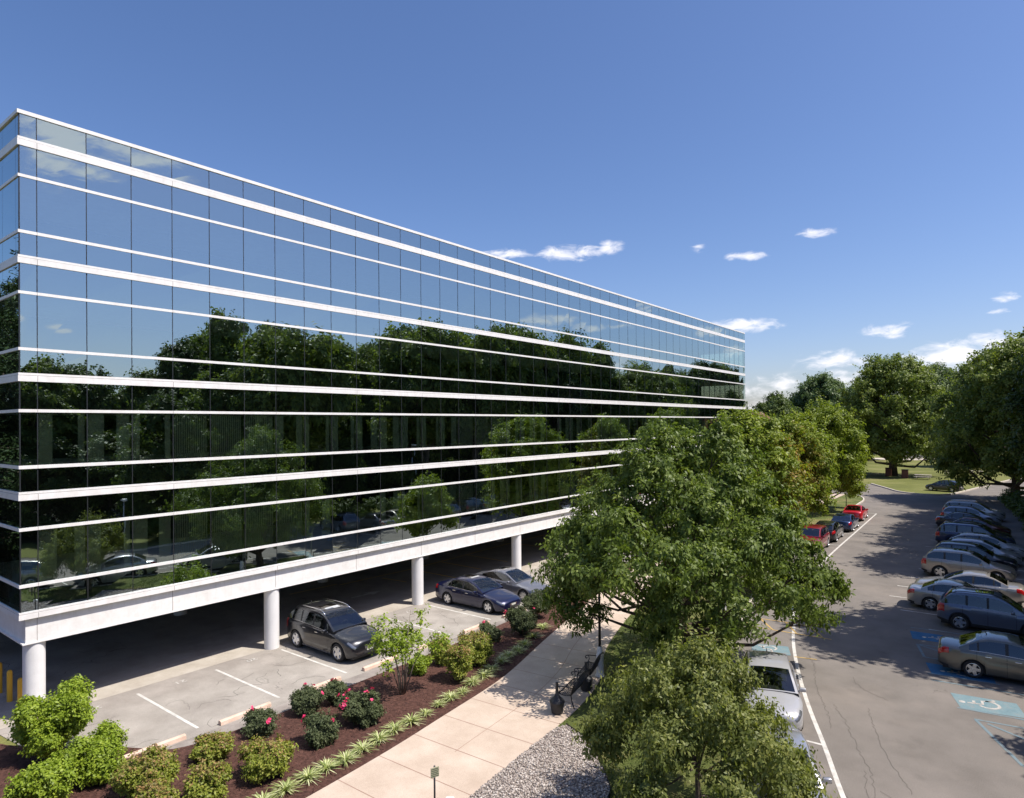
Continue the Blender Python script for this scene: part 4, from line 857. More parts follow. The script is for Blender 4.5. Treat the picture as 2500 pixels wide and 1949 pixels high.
def wheel_meshes(r_, rimcol, five):
    key = (round(r_, 3), rimcol.name, five)
    if key in WHEELS: return WHEELS[key]
    RX = Matrix.Rotation(R(90), 4, 'X'); w2 = .105; ri = r_*.70
    t = MB(); t.lathe([(ri,-w2*.9),(r_*.93,-w2),(r_,-w2*.75),(r_,w2*.75),(r_*.93,w2),(ri,w2*.9),(ri,w2*.4)], 32, M=RX)
    q = MB(); q.lathe([(ri,-w2*.6),(ri,w2*.92),(ri*.93,w2*.95),(ri*.88,w2*.7),(ri*.88,w2*.1)], 32, M=RX)
    n = five
    for i in range(n):
        a = 2*math.pi*i/n; M_ = RX @ Matrix.Rotation(a, 4, 'Z')
        ww = .055*r_/.33 if n > 6 else .075*r_/.33
        P = [(ri*.18,-ww*.9,w2*.80),(ri*.9,-ww*.62,w2*.86),(ri*.9,ww*.62,w2*.86),(ri*.18,ww*.9,w2*.80)]; Q = [(x, y*1.2, z-.035) for x, y, z in P]
        P = [M_ @ Vector(p) for p in P]; Q = [M_ @ Vector(p) for p in Q]
        q.face(P)
        for j in range(4): q.face([P[j], Q[j], Q[(j+1) % 4], P[(j+1) % 4]])
    q.lathe([(0,w2*.86),(ri*.22,w2*.84),(ri*.24,w2*.4)], 16, M=RX)
    q.lathe([(0,w2*.05),(ri*.9,w2*.05)], 20, 1, M=RX)
    def mesh(b, nm, ms):
        o = b.build(nm, ms, sharp=R(35)); me = o.data; bpy.data.objects.remove(o); return me
    WHEELS[key] = (mesh(t, 'tyre', M_rub), mesh(q, 'rim', [rimcol, M_plastic])); return WHEELS[key]
SEATS = {}
def seat_mesh(mt):
    if mt.name in SEATS: return SEATS[mt.name]
    b = MB(); b.box((-.25,-.24,.28), (.27,.24,.46), bev=.05)
    M_ = Matrix.Translation((-.27,0,.45)) @ Matrix.Rotation(R(-14), 4, 'Y'); b.box((-.07,-.23,0), (.07,.23,.52), bev=.05, M=M_); b.box((-.05,-.12,.55), (.05,.12,.74), bev=.04, M=M_)
    o = b.build('seat', mt, sharp=R(40)); SEATS[mt.name] = o.data; bpy.data.objects.remove(o); return SEATS[mt.name]
def car(name, cat, label, group, x, y, heading, kind, col, over=None, rails=False, sunroof=False, dark_trim=False, seat=None, spokes=5, chrome=True, tint=True, z=0, darkroof=False, rim=None, clad=None, grille=None):
    """heading in degrees, direction the nose points"""
    K = dict(KIND[kind]); sc_ = over or {}
    L0 = K['L']; L = sc_.get('L', L0); fs = L/L0; fh = sc_.get('H', K['H'])/K['H']; W = sc_.get('W', K['W'])
    for k in ('deck', 'belt', 'roof'): K[k] = [(a*fs, b*fh) for a, b in K[k]]
    K['pil'] = [(a*fs, b*fs) for a, b in K['pil']]; x1, x2 = K['x1']*fs, K['x2']*fs; H = K['H']*fh; r_ = sc_.get('r', K['r']); fo = K['fo']*fs; wb = sc_.get('wb', K['wb']*fs); gc = K['gc']
    deck, belt, roof = pch(K['deck']), pch(K['belt']), pch(K['roof']); x0, x3 = K['roof'][0][0], K['roof'][-1][0]
    wp = pch([(0,.60),(.05,.74),(.16,.86),(.4,.955),(1.0,.995),(L*.5,1),(L-1.0,.99),(L-.4,.95),(L-.14,.87),(L-.04,.79),(L,.70)])
    hw = lambda s: W/2*wp(s)
    wc = (fo, fo+wb); Ra = r_+.055
    def zb(s):
        b = gc+.10*max(0, 1-s/.35)+.14*max(0, 1-(L-s)/.5)
        for c in wc:
            if abs(s-c) < Ra: b = max(b, r_+math.sqrt(max(0, Ra*Ra-(s-c)**2)))
        return b
    S = set(round(i*.1, 4) for i in range(int(L*10)+1))|{0,.03,.06,.1,.16,.24,L,L-.03,L-.07,L-.14,L-.24,x0,x1,x2,x3,x0+.04,x1-.04,x2+.04,x3-.04}
    for c in wc:
        for a in range(0, 181, 15): S.add(c+Ra*math.cos(R(a))*.9999)
    for a, b in K['pil']: S |= {a, b}
    g0 = x0+.40*fs; g1 = x3-K['rake'][1]*fs*1.4
    S |= {g0, g1}; S = sorted(s for s in S if 0 <= s <= L); T = [S[0]]
    keep = {x0,x1,x2,x3,L,g0,g1}|{v for p in K['pil'] for v in p}
    for s in S[1:]:
        if s-T[-1] > .018: T.append(s)
        elif s in keep: T[-1] = s
    S = T
    def sec(s):
        w_ = hw(s); b = zb(s); q = belt(s); d = max(deck(s), q+.01); lo = .955 if b < .5 else .985
        return [(w_*lo, b), (w_*.99, b+(q-b)*.16), (w_*1.0, b+(q-b)*.50), (w_*.995, b+(q-b)*.80), (w_*.965, q-.012), (w_*.925, q+.018), (w_*.74, q+(d-q)*.62+.012), (w_*.38, d), (0, d+.012)]
    SEC = [sec(s) for s in S]; X = lambda s: L/2-s
    def cab(s):
        zr = roof(s); q = belt(s)+.018; wB = hw(s)*.925; h = max(0, min(1, (zr-q)/(H-q))); wt = wB-K['tum']*h; k = .5+.5*h
        side = [(wB, q), (wB-K['tum']*h*.07, q+(zr-q)*.09), (wB-K['tum']*h*.45, q+(zr-q)*.5), (wB-K['tum']*h*.82, q+(zr-q)*.86), (wt, q+(zr-q)*.99)]
        return side+[(wt*.90, zr+.022*k), (wt*.5, zr+.042*k), (0, zr+.05*k)]
    root = empty(name, (x, y, z), R(heading)); tag(root, label, cat, group)
    body = MB(); PI_ = {}; glass = {}
    def gl(k): return glass.setdefault(k, MB())
    def quadf(mb, s0, s1, a0, b0, a1, b1, sg, mi=0):
        P = [(X(s0), sg*a0[0], a0[1]), (X(s0), sg*b0[0], b0[1]), (X(s1), sg*b1[0], b1[1]), (X(s1), sg*a1[0], a1[1])]
        U = []
        for p in P:
            if not U or (Vector(p)-Vector(U[-1])).length > 1e-5: U.append(p)
        if len(U) < 3: return
        mb.face(U if sg > 0 else U[::-1], mi, True)
    for i in range(len(S)-1):
        s0, s1 = S[i], S[i+1]; A, B = SEC[i], SEC[i+1]; mid = (s0+s1)/2
        for j in range(8):
            if j >= 5 and x0+.12 < mid < x3-.05: continue
            mi = 1 if (clad and j == 0) else 0
            for sg in (1, -1): quadf(body, s0, s1, A[j], A[j+1], B[j], B[j+1], sg, mi)
    for s, fl in ((S[0], 1), (S[-1], -1)):
        Q = sec(s); P = [(X(s), a, b) for a, b in Q]+[(X(s), -a, b) for a, b in Q[-2::-1]]
        body.face(P if fl > 0 else P[::-1], 0, True)
    CS = [s for s in S if x0 <= s <= x3]
    for i in range(len(CS)-1):
        s0, s1 = CS[i], CS[i+1]; A, B = cab(s0), cab(s1); mid = (s0+s1)/2; pil = any(a <= mid <= b for a, b in K['pil'])
        for j in range(7):
            for sg in (1, -1):
                tgt, mi = body, 0
                if j in (1, 2):
                    if g0 <= mid <= g1:
                        if pil: mi = 1
                        else:
                            n = sum(mid > b for a, b in K['pil']); tgt = gl(('side_window', sg, n))
                elif j >= 5:
                    if x0+.02 < mid < x1-.02: tgt = gl(('windscreen', 0, 0))
                    elif x2+.02 < mid < x3-.03: tgt = gl(('rear_window', 0, 0))
                    elif darkroof: mi = 1
                elif j == 4 and darkroof: mi = 1
                quadf(tgt, s0, s1, A[j], A[j+1], B[j], B[j+1], sg, mi)
    body.build('body', [col, M_plastic], root, doubles=.0008, sharp=R(38))
    for (nm, sg, n), g_ in glass.items():
        g_.build(nm, M_wsg if nm == 'windscreen' or not tint else M_tint, root, doubles=.0005, sharp=R(60))
    big_ = kind in ('suv', 'wagon'); ub = MB(); ub.box((-L/2+.15, -(W/2-.245), .17), (L/2-.18, W/2-.245, .46)); ub.box((-L/2+.5, -(W/2-.25), .45), (L/2-.62, W/2-.25, .76 if big_ else .66)); ub.box((X(x3)+.1, -(W/2-.12), .62), (X(x0)-.1, W/2-.12, belt(L/2)-.16)); ub.build('underbody', M_plastic, root)
    # wheels
    tm, rm = wheel_meshes(r_, rim or M_alloy, spokes)
    for c in wc:
        for sg in (1, -1):
            wo = link('wheel', tm, root); wo.location = (X(c), sg*(W/2-.125), r_); wo.rotation_euler = (0, 0, 0 if sg < 0 else math.pi)
            ro = link('rim', rm, wo); wo.name = 'wheel'
    def body_pt(s, t):
        Q = sec(s); i = min(int(t), 7); f = t-i; return (Q[i][0]*(1-f)+Q[i+1][0]*f, Q[i][1]*(1-f)+Q[i+1][1]*f)
    def patch(nm, m_, s0, s1, t0, t1, sg, off=.006, ns=5, nt_=4, taper=0, par=None):
        mb = MB()
        G = []
        for i in range(ns+1):
            s = s0+(s1-s0)*i/ns; row = []
            for j in range(nt_+1):
                tt0 = t0+taper*(i/ns); t = tt0+(t1-tt0)*j/nt_; a = body_pt(s, t); da = body_pt(min(L, s+.02), t); ds = body_pt(s, min(8, t+.1)); db = body_pt(s, max(0, t-.1))
                p = Vector((X(s), a[0], a[1])); u_ = Vector((-.02, da[0]-a[0], da[1]-a[1])); v_ = Vector((0, ds[0]-db[0], ds[1]-db[1])); n_ = v_.cross(u_).normalized()
                if n_.y < 0 and t < 5: n_ = -n_
                if t >= 5 and n_.z < 0: n_ = -n_
                row.append(p+n_*off)
            G.append(row)
        for i in range(ns):
            for j in range(nt_):
                P = [G[i][j], G[i][j+1], G[i+1][j+1], G[i+1][j]]
                P = [Vector((p.x, p.y*sg, p.z)) for p in P]; mb.face(P if sg > 0 else P[::-1], 0, True)
        return mb.build(nm, m_, par or root, doubles=.0003, sharp=R(60))
    big_ = kind in ('suv', 'wagon')
    for sg in (1, -1):
        patch('headlight', M_lamp, .05, .44 if not big_ else .36, 3.4, 5.2, sg, .006, taper=.6)
        if big_: patch('taillight', M_tail, L-.30, L-.02, 2.3, 5.0, sg, .007)
        else: patch('taillight', M_tail, L-.36, L-.015, 2.9, 5.0, sg, .007, taper=-.3)
        dm = [(x0+.28*fs, 0)]+[((a+b)/2, 0) for a, b in K['pil'][:1]]+([(wc[1]-.12, 0)] if kind != 'coupe' else [])
        for (s_, _) in dm: patch('door_seam', M_plastic, s_, s_+.014, .4, 4.9, sg, .0025, 1, 8)
        patch('sill_trim', M_plastic if not big_ or clad else M_chrome, wc[0]+Ra+.05, wc[1]-Ra-.05, .0, .35, sg, .008, 8, 1)
        for s_ in ([x0+.95*fs] if kind == 'coupe' else [K['pil'][0][0]-.28, K['pil'][1][0]-.28 if len(K['pil']) > 1 else K['pil'][0][0]+.7]):
            hy, hz = body_pt(s_, 3.4); mb = MB(); mb.box((X(s_)-.10, sg*hy-.012, hz-.014), (X(s_)+.10, sg*hy+.026*sg if sg > 0 else sg*hy+.012, hz+.016), bev=.008) if sg > 0 else mb.box((X(s_)-.10, sg*hy-.026, hz-.014), (X(s_)+.10, sg*hy+.012, hz+.016), bev=.008)
            mb.build('door_handle', M_chrome if chrome else col, root)
        # mirror
        sm_ = g0+.02; hy, hz = cab(sm_)[0]; mb = MB(); c0 = (X(sm_), sg*(hy+.13), hz+.07)
        mb.box((c0[0]-.06, c0[1]-.10, c0[2]-.06), (c0[0]+.07, c0[1]+.10, c0[2]+.07), bev=.035); mb.tube([(c0[0], sg*(hy-.02), hz+.01), (c0[0], sg*(hy+.08), hz+.04)], .022, 6)
        mb.build('mirror', col, root, sharp=R(50))
        if rails:
            pts = []
            for k in range(10):
                s = x1-.05+(x2+.1-x1)*k/9; a = cab(s)[5]; pts.append((X(s), sg*(a[0]-.02), a[1]+(.055 if 0 < k < 9 else .0)))
            mb = MB(); mb.tube(pts, .018, 6); mb.build('roof_rail', M_chrome if chrome else M_plastic, root)
        if chrome:   # bright strip under the side glass
            pts = [(X(s), sg*(cab(s)[1][0]+.004), cab(s)[1][1]-.012) for s in CS if g0-.1 <= s <= g1+.05][::2]; mb = MB(); mb.tube(pts, .008, 5); mb.build('window_trim', M_chrome, root)
    # nose and tail
    fz = sec(0); nzb, nzt = fz[0][1], fz[-1][1]
    mb = MB(); mb.box((L/2-.01, -.27, nzt-.15), (L/2+.014, .27, nzt-.04), 0, bev=.02)
    for k in range(3): mb.box((L/2+.012, -.25, nzt-.135+.035*k), (L/2+.018, .25, nzt-.127+.035*k), 1)
    mb.build('grille', [M_plastic if grille is None else grille, M_chrome], root)
    mb = MB(); mb.box((L/2-.01, -.30, nzb+.02), (L/2+.012, .30, nzb+.10), 0, bev=.02); mb.build('air_intake', M_plastic, root)
    mb = MB(); mb.box((L/2+.013, -.16, nzb+.13), (L/2+.022, .16, nzb+.21)); mb.build('number_plate', M_plate, root)
    tz = sec(L); mb = MB(); mb.box((-L/2-.010, -.16, (tz[0][1]+tz[-1][1])/2-.0), (-L/2-.001, .16, (tz[0][1]+tz[-1][1])/2+.14)); mb.build('number_plate', M_plate, root)
    patch('rear_bumper_trim', M_plastic, L-.34, L-.005, .05, .9, 1, .006); patch('rear_bumper_trim', M_plastic, L-.34, L-.005, .05, .9, -1, .006)
    # cabin
    sm_ = seat_mesh(seat or M_seat)
    for s_, ys in ((x1+.45*fs, (.36, -.36)), (min(x2-.15, x1+1.35*fs), (.40, 0, -.40))):
        for yy in ys: so_ = link('seat', sm_, root); so_.location = (X(s_), yy, .08 if not big_ else .22)
    mb = MB(); mb.box((X(x0)-.95*fs, -(W/2-.22), belt(x0)-.30), (X(x0)-.12, W/2-.22, belt(x0)-.02), bev=.04); mb.build('dashboard', M_plastic, root)
    M_ = Matrix.Translation((X(x1)-.02, .36, belt(x1)-.02)) @ Matrix.Rotation(R(-65), 4, 'Y'); mb = MB(); pts = [tuple(M_ @ Vector((.18*math.cos(t), .18*math.sin(t), 0))) for t in [i*math.pi/8 for i in range(17)]]; mb.tube(pts, .014, 5, cap=False); mb.build('steering_wheel', M_plastic, root)
    if sunroof:
        mb = MB(); s_a, s_b = x1+.25, x1+.95
        for k in range(6):
            a, b = s_a+(s_b-s_a)*k/6, s_a+(s_b-s_a)*(k+1)/6
            for sg in (1, -1):
                p, q = cab(a), cab(b); P = [(X(a), 0, p[7][1]+.004), (X(a), sg*p[6][0]*.95, p[6][1]+.005), (X(b), sg*q[6][0]*.95, q[6][1]+.005), (X(b), 0, q[7][1]+.004)]; mb.face(P if sg < 0 else P[::-1], 0, True)
        mb.build('sunroof', M_tint, root)
    a = cab(x2-.1); mb = MB(); mb.tube([(X(x2-.1), 0, a[7][1]), (X(x2-.1)-.07, 0, a[7][1]+.10)], [.02,.006], 5); mb.build('antenna', M_plastic, root)
    return root
P_char = paint('charcoal_paint', (.013,.014,.019)); P_navy = paint('navy_paint', (.006,.009,.045)); P_silv = paint('silver_paint', (.42,.42,.44), .6); P_slv2 = paint('warm_silver_paint', (.42,.39,.35), .6)
P_beig = paint('beige_silver_paint', (.33,.30,.27), .5); P_grey = paint('greygreen_paint', (.13,.125,.105), .5); P_slate = paint('slate_paint', (.13,.15,.20), .5); P_wht = paint('white_paint', (.38,.38,.39), .2)
P_maroon = paint('maroon_paint', (.20,.010,.018), .2); P_red = paint('red_paint', (.50,.012,.025), .1); P_black = paint('black_paint', (.010,.010,.013), .1); P_dblue = paint('dark_blue_paint', (.018,.035,.10), .4)
P_steel = paint('steel_grey_paint', (.20,.20,.225), .55); P_lblue = paint('pale_blue_paint', (.30,.34,.44), .5); P_vdark = paint('deep_navy_paint', (.010,.014,.030), .2)
GB = 'cars in the numbered bays by the columns'; GR = 'cars nose in along the right hand kerb'; GK = 'cars parked along the left kerb of the aisle'
car('parked_suv', 'suv', 'charcoal suv with chrome roof rails in the bay right of the second column', GB, 1.85, 10.72, 0, 'suv', P_char, dict(L=4.78,W=1.92,H=1.74,wb=2.91,r=.375), rails=True, sunroof=True, spokes=5)
car('parked_sedan', 'sedan', 'navy blue sedan with pale seats in the bay right of the third column', GB, 2.33, 19.55, 0, 'sedan', P_navy, dict(L=4.9,W=1.85,H=1.45,wb=2.85), seat=M_seatb, sunroof=True, grille=M_chrome, tint=False)
car('parked_coupe', 'coupe', 'silver grey coupe behind the navy sedan, its nose under the oak leaves', GB, 2.45, 22.35, 0, 'coupe', P_steel, dict(L=4.75,W=1.80,H=1.39), spokes=10, sunroof=True)
car('parked_hatchback', 'hatchback', 'white hatchback facing the camera at the left edge line of the aisle', GK, 18.58, 15.95, -70, 'hatch', P_wht, dict(L=4.35,W=1.82,H=1.48), darkroof=False, chrome=False)
car('parked_sedan', 'sedan', 'silver sedan mostly hidden by the crabapple, in front of the white hatchback', GK, 20.5, 10.55, -66, 'sedan', P_silv, dict(L=4.6,W=1.80,H=1.46))
car('parked_sedan', 'sedan', 'pale car below the frame, reflected at the left end of the glass', GK, 22.75, 5.3, -62, 'wagon', P_slv2, dict(L=4.7,W=1.82,H=1.6))
car('parked_suv', 'suv', 'dark red suv facing the camera at the tips of the oak', GK, 12.5, 46.4, -89, 'suv', P_maroon, dict(L=4.6,W=1.84,H=1.66))
car('parked_sedan', 'sedan', 'black car seen from behind, between the dark red suv and the blue coupe', GK, 12.45, 51.8, 93, 'hatch', P_black, dict(L=4.5,W=1.82,H=1.46))
car('parked_coupe', 'coupe', 'dark blue coupe seen from behind, just before the bright red one', GK, 12.45, 58.0, 93, 'coupe', P_dblue, dict(L=4.65,W=1.80,H=1.38))
car('parked_coupe', 'coupe', 'bright red coupe seen from behind, last of the left kerb row', GK, 11.95, 65.3, 93, 'coupe', P_red, dict(L=4.6,W=1.84,H=1.38), chrome=False)
rt_ = [('parked_sedan','sedan','greenish grey sedan nearest the camera in the right hand row',25.03,24.1,4,'sedan',P_grey,dict(L=4.8,W=1.83,H=1.47),{}),
 ('parked_suv','suv','slate blue suv with black roof rails, second from the front of the right hand row',24.2,30.55,2,'suv',P_slate,dict(L=4.35,W=1.82,H=1.68,wb=2.63,r=.355),dict(rails=True,chrome=False,sunroof=True,clad=True)),
 ('parked_sedan','sedan','small silver sedan showing its tail lights left of the slate blue suv',22.7,33.4,1,'sedan',P_slv2,dict(L=4.5,W=1.76,H=1.42),{}),
 ('parked_sedan','sedan','large silver sedan backed in, nose to the aisle, behind the small silver one',22.85,36.3,181,'sedan',P_slv2,dict(L=4.9,W=1.84,H=1.46),{}),
 ('parked_suv','suv','beige silver crossover standing side on beyond the silver sedans',22.5,41.9,0,'suv',P_beig,dict(L=4.7,W=1.84,H=1.66),dict(sunroof=True)),
 ('parked_suv','suv','dark navy crossover right behind the beige silver one',22.6,44.9,0,'suv',P_vdark,dict(L=4.6,W=1.84,H=1.66),{}),
 ('parked_hatchback','hatchback','pale silver hatchback behind the dark navy crossover',22.85,48.0,0,'hatch',P_silv,dict(L=4.5,W=1.78,H=1.5),{}),
 ('parked_hatchback','hatchback','white car with a dark sunroof in the right hand row',23.1,50.9,0,'hatch',P_wht,dict(L=4.5,W=1.78,H=1.5),dict(sunroof=True)),
 ('parked_suv','van','dark blue minivan with its rear sticking out into the aisle',22.2,54.3,0,'wagon',P_dblue,dict(L=4.95,W=1.92,H=1.72),{}),
 ('parked_sedan','sedan','black sedan just beyond the dark blue minivan',22.05,57.5,0,'sedan',P_black,dict(L=4.7,W=1.82,H=1.45),{}),
 ('parked_sedan','sedan','very dark red sedan in the middle of the shaded row',22.0,60.8,0,'sedan',paint('deep_red_paint',(.07,.006,.010),.2),dict(L=4.6,W=1.8,H=1.43),{}),
 ('parked_sedan','sedan','dark navy sedan with bright window trim in the shade',21.2,64.0,0,'sedan',P_vdark,dict(L=4.75,W=1.84,H=1.45),{}),
 ('parked_suv','suv','pale blue crossover, second last of the right hand row',21.2,67.3,0,'suv',P_lblue,dict(L=4.6,W=1.84,H=1.64),{}),
 ('parked_wagon','van','silver van like wagon, last of the right hand row',21.2,71.2,0,'wagon',P_silv,dict(L=5.0,W=1.9,H=1.72),dict(rails=True))]
for nm, ct, lab, x, y, hd_, kd, cl, ov, kw in rt_: car(nm, ct, lab, GR, x, y, hd_, kd, cl, ov, **kw)
car('parked_hatchback', 'hatchback', 'black hatchback on the far driveway beside the lawn island', None, 16.3, 100.6, 160, 'hatch', P_black, dict(L=4.3,W=1.8,H=1.5), z=0)
car('parked_sedan', 'sedan', 'white car passing far off on the road beyond the meadow', None, 2.0, 187.5, 4, 'wagon', P_wht, dict(L=5.0,W=1.9,H=1.8), z=.04)

# ------------------------------------------------------------------ wheel stops, bollards, bench, lamp, urns, sign
ws = None
WSL = ['wheel stop before bay 22, half hidden by the wide lime shrub','wheel stop before bay 21, lying free in the sun','wheel stop before bay 20, partly hidden by roses','wheel stop at the nose of the charcoal suv','wheel stop behind the slender little tree','wheel stop behind the group of three spireas','wheel stop at the nose of the navy sedan','wheel stop at the nose of the silver grey coupe','wheel stop hidden behind the oak branches']
for i in range(9):
    if ws is None:
        mb = MB(); P = [(-.09,0),(-.075,.11),(-.045,.135),(.045,.135),(.075,.11),(.09,0)]
        for a, b in zip(P, P[1:]): mb.face([(a[0],-.9,a[1]),(b[0],-.9,b[1]),(b[0],.9,b[1]),(a[0],.9,a[1])])
        mb.face([(p[0],-.9,p[1]) for p in P][::-1]); mb.face([(p[0],.9,p[1]) for p in P])
        ws = mb.build('wheel_stop', M_stop, doubles=.001); o = ws
    else: o = ws.copy(); C.objects.link(o)
    o.location = (4.95, 2.0+2.9*i, .006); o.rotation_euler = (0,0,R((-1.5,1,-.6,.5,0,1,-1,0,0)[i])); tag(o, WSL[i], 'wheel stop', 'wheel stops at the ends of the bays')
bo = None
for i, (x, y) in enumerate(((-1.6,.42),(-2.8,.42),(-4.0,.42))):
    if bo is None:
        mb = MB(); mb.lathe([(.085,0),(.085,1.02),(.07,1.07),(.04,1.10),(0,1.11)], 20); bo = mb.build('bollard', M_yelb, sharp=R(35)); o = bo
    else: o = bo.copy(); C.objects.link(o)
    o.location = (x, y, 0); tag(o, ('yellow bollard closest to the corner column','middle one of the three yellow bollards','yellow bollard at the left edge of the picture')[i], 'bollard', 'yellow bollards beside the corner column')
def bench(x, y, rz, label):
    t = empty('park_bench', (x, y, .105), rz); tag(t, label, 'bench', 'black iron benches along the walkway')
    Lb, D_ = 1.45, .46        # seat length along local y, front towards -x
    def lattice(nm, f, nu, nv):
        mb = MB()
        for k in range(-nv, nu+1):
            for dr in (1, -1):
                pts = []
                for q in range(13):
                    v_ = q/12; u_ = k/nu+dr*v_*nv/nu if dr > 0 else (k+nv)/nu-v_*nv/nu
                    if -.001 <= u_ <= 1.001: pts.append(f(u_, v_))
                if len(pts) > 1: mb.tube(pts, .0085, 4, cap=False)
        mb.tube([f(u_/10, 0) for u_ in range(11)], .018, 6); mb.tube([f(u_/10, 1) for u_ in range(11)], .02, 6); mb.tube([f(0, v_/8) for v_ in range(9)], .016, 6); mb.tube([f(1, v_/8) for v_ in range(9)], .016, 6)
        mb.build(nm, M_black, t)
    lattice('seat', lambda u, v: (-.22+.44*v, -Lb/2+Lb*u, .43-.035*math.sin(v*math.pi)), 14, 5)
    lattice('backrest', lambda u, v: (.22+.16*v+.03*math.sin(v*3), -Lb/2+Lb*u, .45+(.40+.09*math.sin(u*math.pi))*v), 14, 5)
    for sg in (-1, 1):
        yy = sg*Lb/2; mb = MB()
        mb.tube([(-.25,yy,0),(-.22,yy,.2),(-.22,yy,.42)], .02, 6); mb.build('leg', M_black, t)
        mb = MB(); mb.tube([(.34,yy,0),(.26,yy,.22),(.22,yy,.43),(.30,yy,.70),(.38,yy,.86)], .02, 6); mb.build('leg', M_black, t)
        mb = MB(); mb.tube([(.29,yy,.66),(.05,yy,.68),(-.18,yy,.67),(-.30,yy,.64),(-.33,yy,.58),(-.29,yy,.54),(-.25,yy,.57)], .018, 6); mb.tube([(-.22,yy,.43),(-.17,yy,.54),(-.20,yy,.66)], .015, 6); mb.build('armrest', M_black, t)
bench(13.05, 12.35, R(12), 'black lattice iron bench nearer the gravel bed')
bench(12.62, 14.1, R(16), 'black lattice iron bench beside the lamp post base')
for x, y, lab in ((13.25,11.12,'black ash urn at the near end of the benches'), (13.02,13.28,'black ash urn between the two benches')):
    t = empty('ash_urn', (x, y, .105)); tag(t, lab, 'ashtray', 'black ash urns by the benches')
    mb = MB(); mb.lathe([(.16,0),(.19,.03),(.235,.34),(.24,.37),(0,.37)], 28); mb.build('bucket', M_plastic, t, sharp=R(35))
    mb = MB(); mb.lathe([(.25,.37),(.25,.40),(.19,.47),(.10,.55),(.055,.66),(.045,.96),(.055,1.0),(0,1.01)], 28); mb.build('lid', M_plastic, t, sharp=R(50))
def lamp(x, y, H, lab, base=True, box=False):
    t = empty('street_lamp', (x, y, .09)); tag(t, lab, 'lamp post')
    if base: mb = MB(); mb.lathe([(.17,0),(.17,.06),(.145,.12),(.13,.75),(.14,.8),(.11,.88),(.10,1.05),(.07,1.12)], 24); mb.build('base', M_white, t, sharp=R(35))
    mb = MB(); mb.tube([(0,0,1.0 if base else 0),(0,0,H-.35)], [.05,.04], 12); mb.build('post', M_black if base else M_steelp, t)
    mb = MB()
    if box: mb.box((-.28,-.16,H-.36), (.28,.16,H-.2), bev=.02)
    else: mb.lathe([(.06,H-.4),(.13,H-.3),(.17,H-.05),(.20,H),(.08,H+.12),(.0,H+.18)], 20)
    mb.build('lamp_head', M_white if box else M_black, t, sharp=R(40))
M_steelp = mat('grey_steel_pole', (.45,.46,.48), .45, .3)
lamp(12.72, 14.75, 4.2, 'black lamp post with a white base beside the benches')
lamp(29.8, 14.6, 3.9, 'short grey lamp post across the aisle, seen mirrored low in the glass', False, True)
lamp(29.3, 44.5, 7.5, 'grey lamp post at the right hand kerb, seen mirrored in the glass', False, True)
lamp(5.4, 194, 20.5, 'very tall thin lamp post rising beyond the far meadow road', False, True)
# small sign on a stake: lines of text too small to read
t = empty('small_sign', (14.38, 4.35, .1), R(70)); tag(t, 'small green and tan notice on a dark stake beside the walkway', 'sign')
mb = MB(); mb.tube([(0,.012,0),(0,.012,1.42)], .024, 8); mb.build('stake', M_plastic, t)
mb = MB(); mb.box((-.11,-.016,1.16), (.11,-.004,1.40), bev=.004); mb.build('sign_plate', mat('sign_tan', (.40,.38,.26), .5), t)
mb = MB(); rq = random.Random(3)
for k in range(5):
    zz = 1.37-.042*k; xx = -.095
    while xx < .08: l = rq.uniform(.02, .04); mb.box((xx,-.0185,zz-.022), (min(.095, xx+l),-.0165,zz)); xx += l+.007
mb.build('sign_text', mat('sign_green', (.035,.06,.035), .5), t)
t = empty('path_light', (14.72, 4.5, .1), R(38)); tag(t, 'short white box light at the bottom edge beside the small sign', 'light')
mb = MB(); mb.box((-.05,-.05,0), (.05,.05,.56)); mb.build('post', M_white, t); mb = MB(); mb.box((-.10,-.10,.56), (.10,.10,.70), bev=.02); mb.build('cap', M_white, t)
# sign post for the accessible stall under the oak
t = empty('sign_post', (15.05, 21.3, .1), R(-20)); tag(t, 'thin grey post with a blank plate under the oak by the accessible bay', 'sign')
mb = MB(); mb.tube([(0,0,0),(0,0,1.9)], .03, 8); mb.build('post', M_steelp, t); mb = MB(); mb.box((.03,-.15,1.35), (.04,.15,1.85), bev=.004); mb.build('sign_plate', M_white, t)
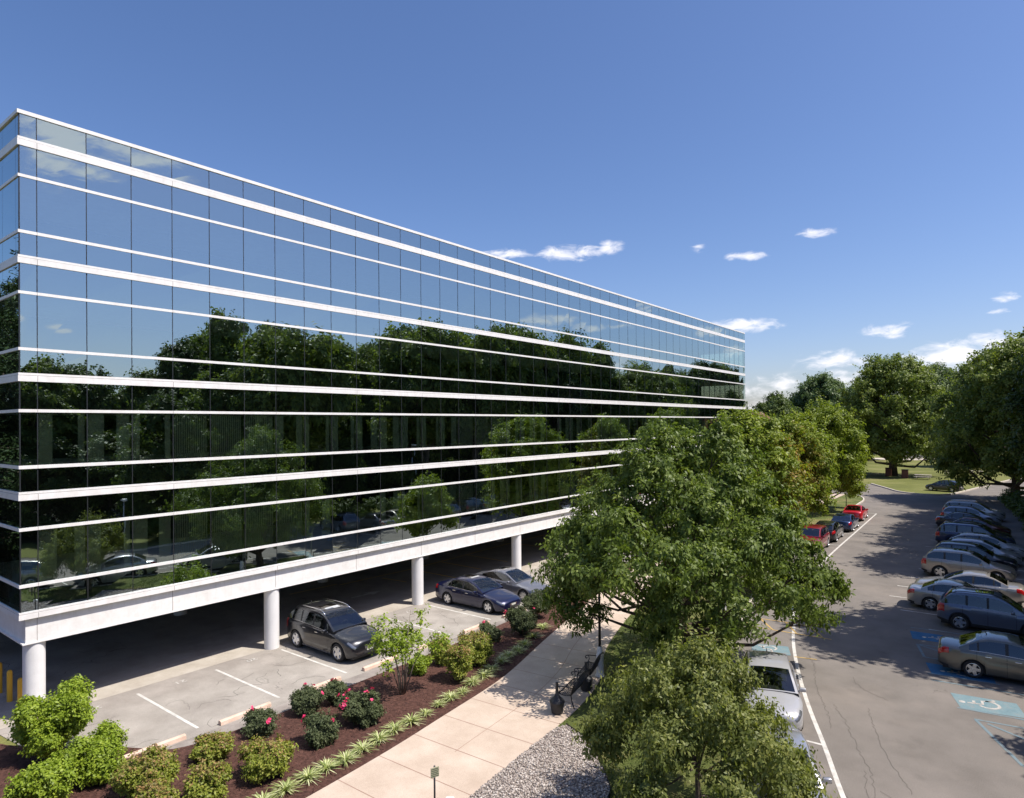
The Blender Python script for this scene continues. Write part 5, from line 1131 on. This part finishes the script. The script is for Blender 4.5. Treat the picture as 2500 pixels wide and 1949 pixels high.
# far lawn: picnic tables and bins
def picnic(x, y, rz, lab):
    t = empty('picnic_table', (x, y, 0), rz); tag(t, lab, 'picnic table', 'picnic tables on the far lawn')
    mb = MB(); mb.box((-1.2,-.4,.72), (1.2,.4,.78), bev=.01); mb.build('tabletop', M_wood, t)
    for sg in (-1, 1):
        mb = MB(); mb.box((-1.2,sg*.72-.14,.42), (1.2,sg*.72+.14,.46), bev=.01); mb.build('bench_seat', M_wood, t)
        mb = MB(); mb.tube([(sg*.85,-.75,0),(sg*.85,-.3,.72)], .035, 6); mb.tube([(sg*.85,.75,0),(sg*.85,.3,.72)], .035, 6); mb.box((sg*.85-.03,-.8,.37), (sg*.85+.03,.8,.42)); mb.build('leg_frame', M_wood, t)
picnic(11.7, 120.3, R(-3), 'picnic table in the tree shade left of the black hatchback'); picnic(14.8, 131.5, R(-12), 'pale picnic table in the sun farther back'); picnic(17.9, 134.5, R(-14), 'picnic table at the right edge of the far lawn under the leaves')
for x, y, lab in ((6.0,125.3,'brown bin against the trunk of the tallest far tree'), (8.95,121.8,'brown bin standing alone on the far lawn')):
    t = empty('litter_bin', (x, y, 0)); tag(t, lab, 'bin', 'brown bins on the far lawn')
    mb = MB(); mb.box((-.45,-.45,0), (.45,.45,1.35), bev=.03); mb.build('body', M_bin, t); mb = MB(); mb.box((-.5,-.5,1.35), (.5,.5,1.45), bev=.02); mb.build('lid', M_plastic, t)
# brick building past the corner of the office block
t = empty('brick_building', (-25, 113, 0)); tag(t, 'low red brown brick building with a dark brown roof beyond the corner', 'building')
mb = MB(); mb.box((-12,-6,0), (14,8,8.6)); mb.build('wall', M_brick, t)
mb = MB(); A = [(-12.6,-6.6),(14.6,-6.6),(14.6,8.6),(-12.6,8.6)]; B = [(-9.5,-3.2),(11.4,-3.2),(11.4,5.2),(-9.5,5.2)]
for i in range(4): j = (i+1) % 4; mb.face([(*A[i],8.6),(*A[j],8.6),(*B[j],11.6),(*B[i],11.6)])
mb.face([(*p,11.6) for p in B]); mb.face([(*p,8.6) for p in A][::-1]); mb.build('roof', M_roofb, t)
for k in range(4):
    mb = MB(); mb.box((-9+5.5*k,-6.03,4.2), (-6.8+5.5*k,-5.97,6.2)); f_ = mb.build('window', M_tint, t)
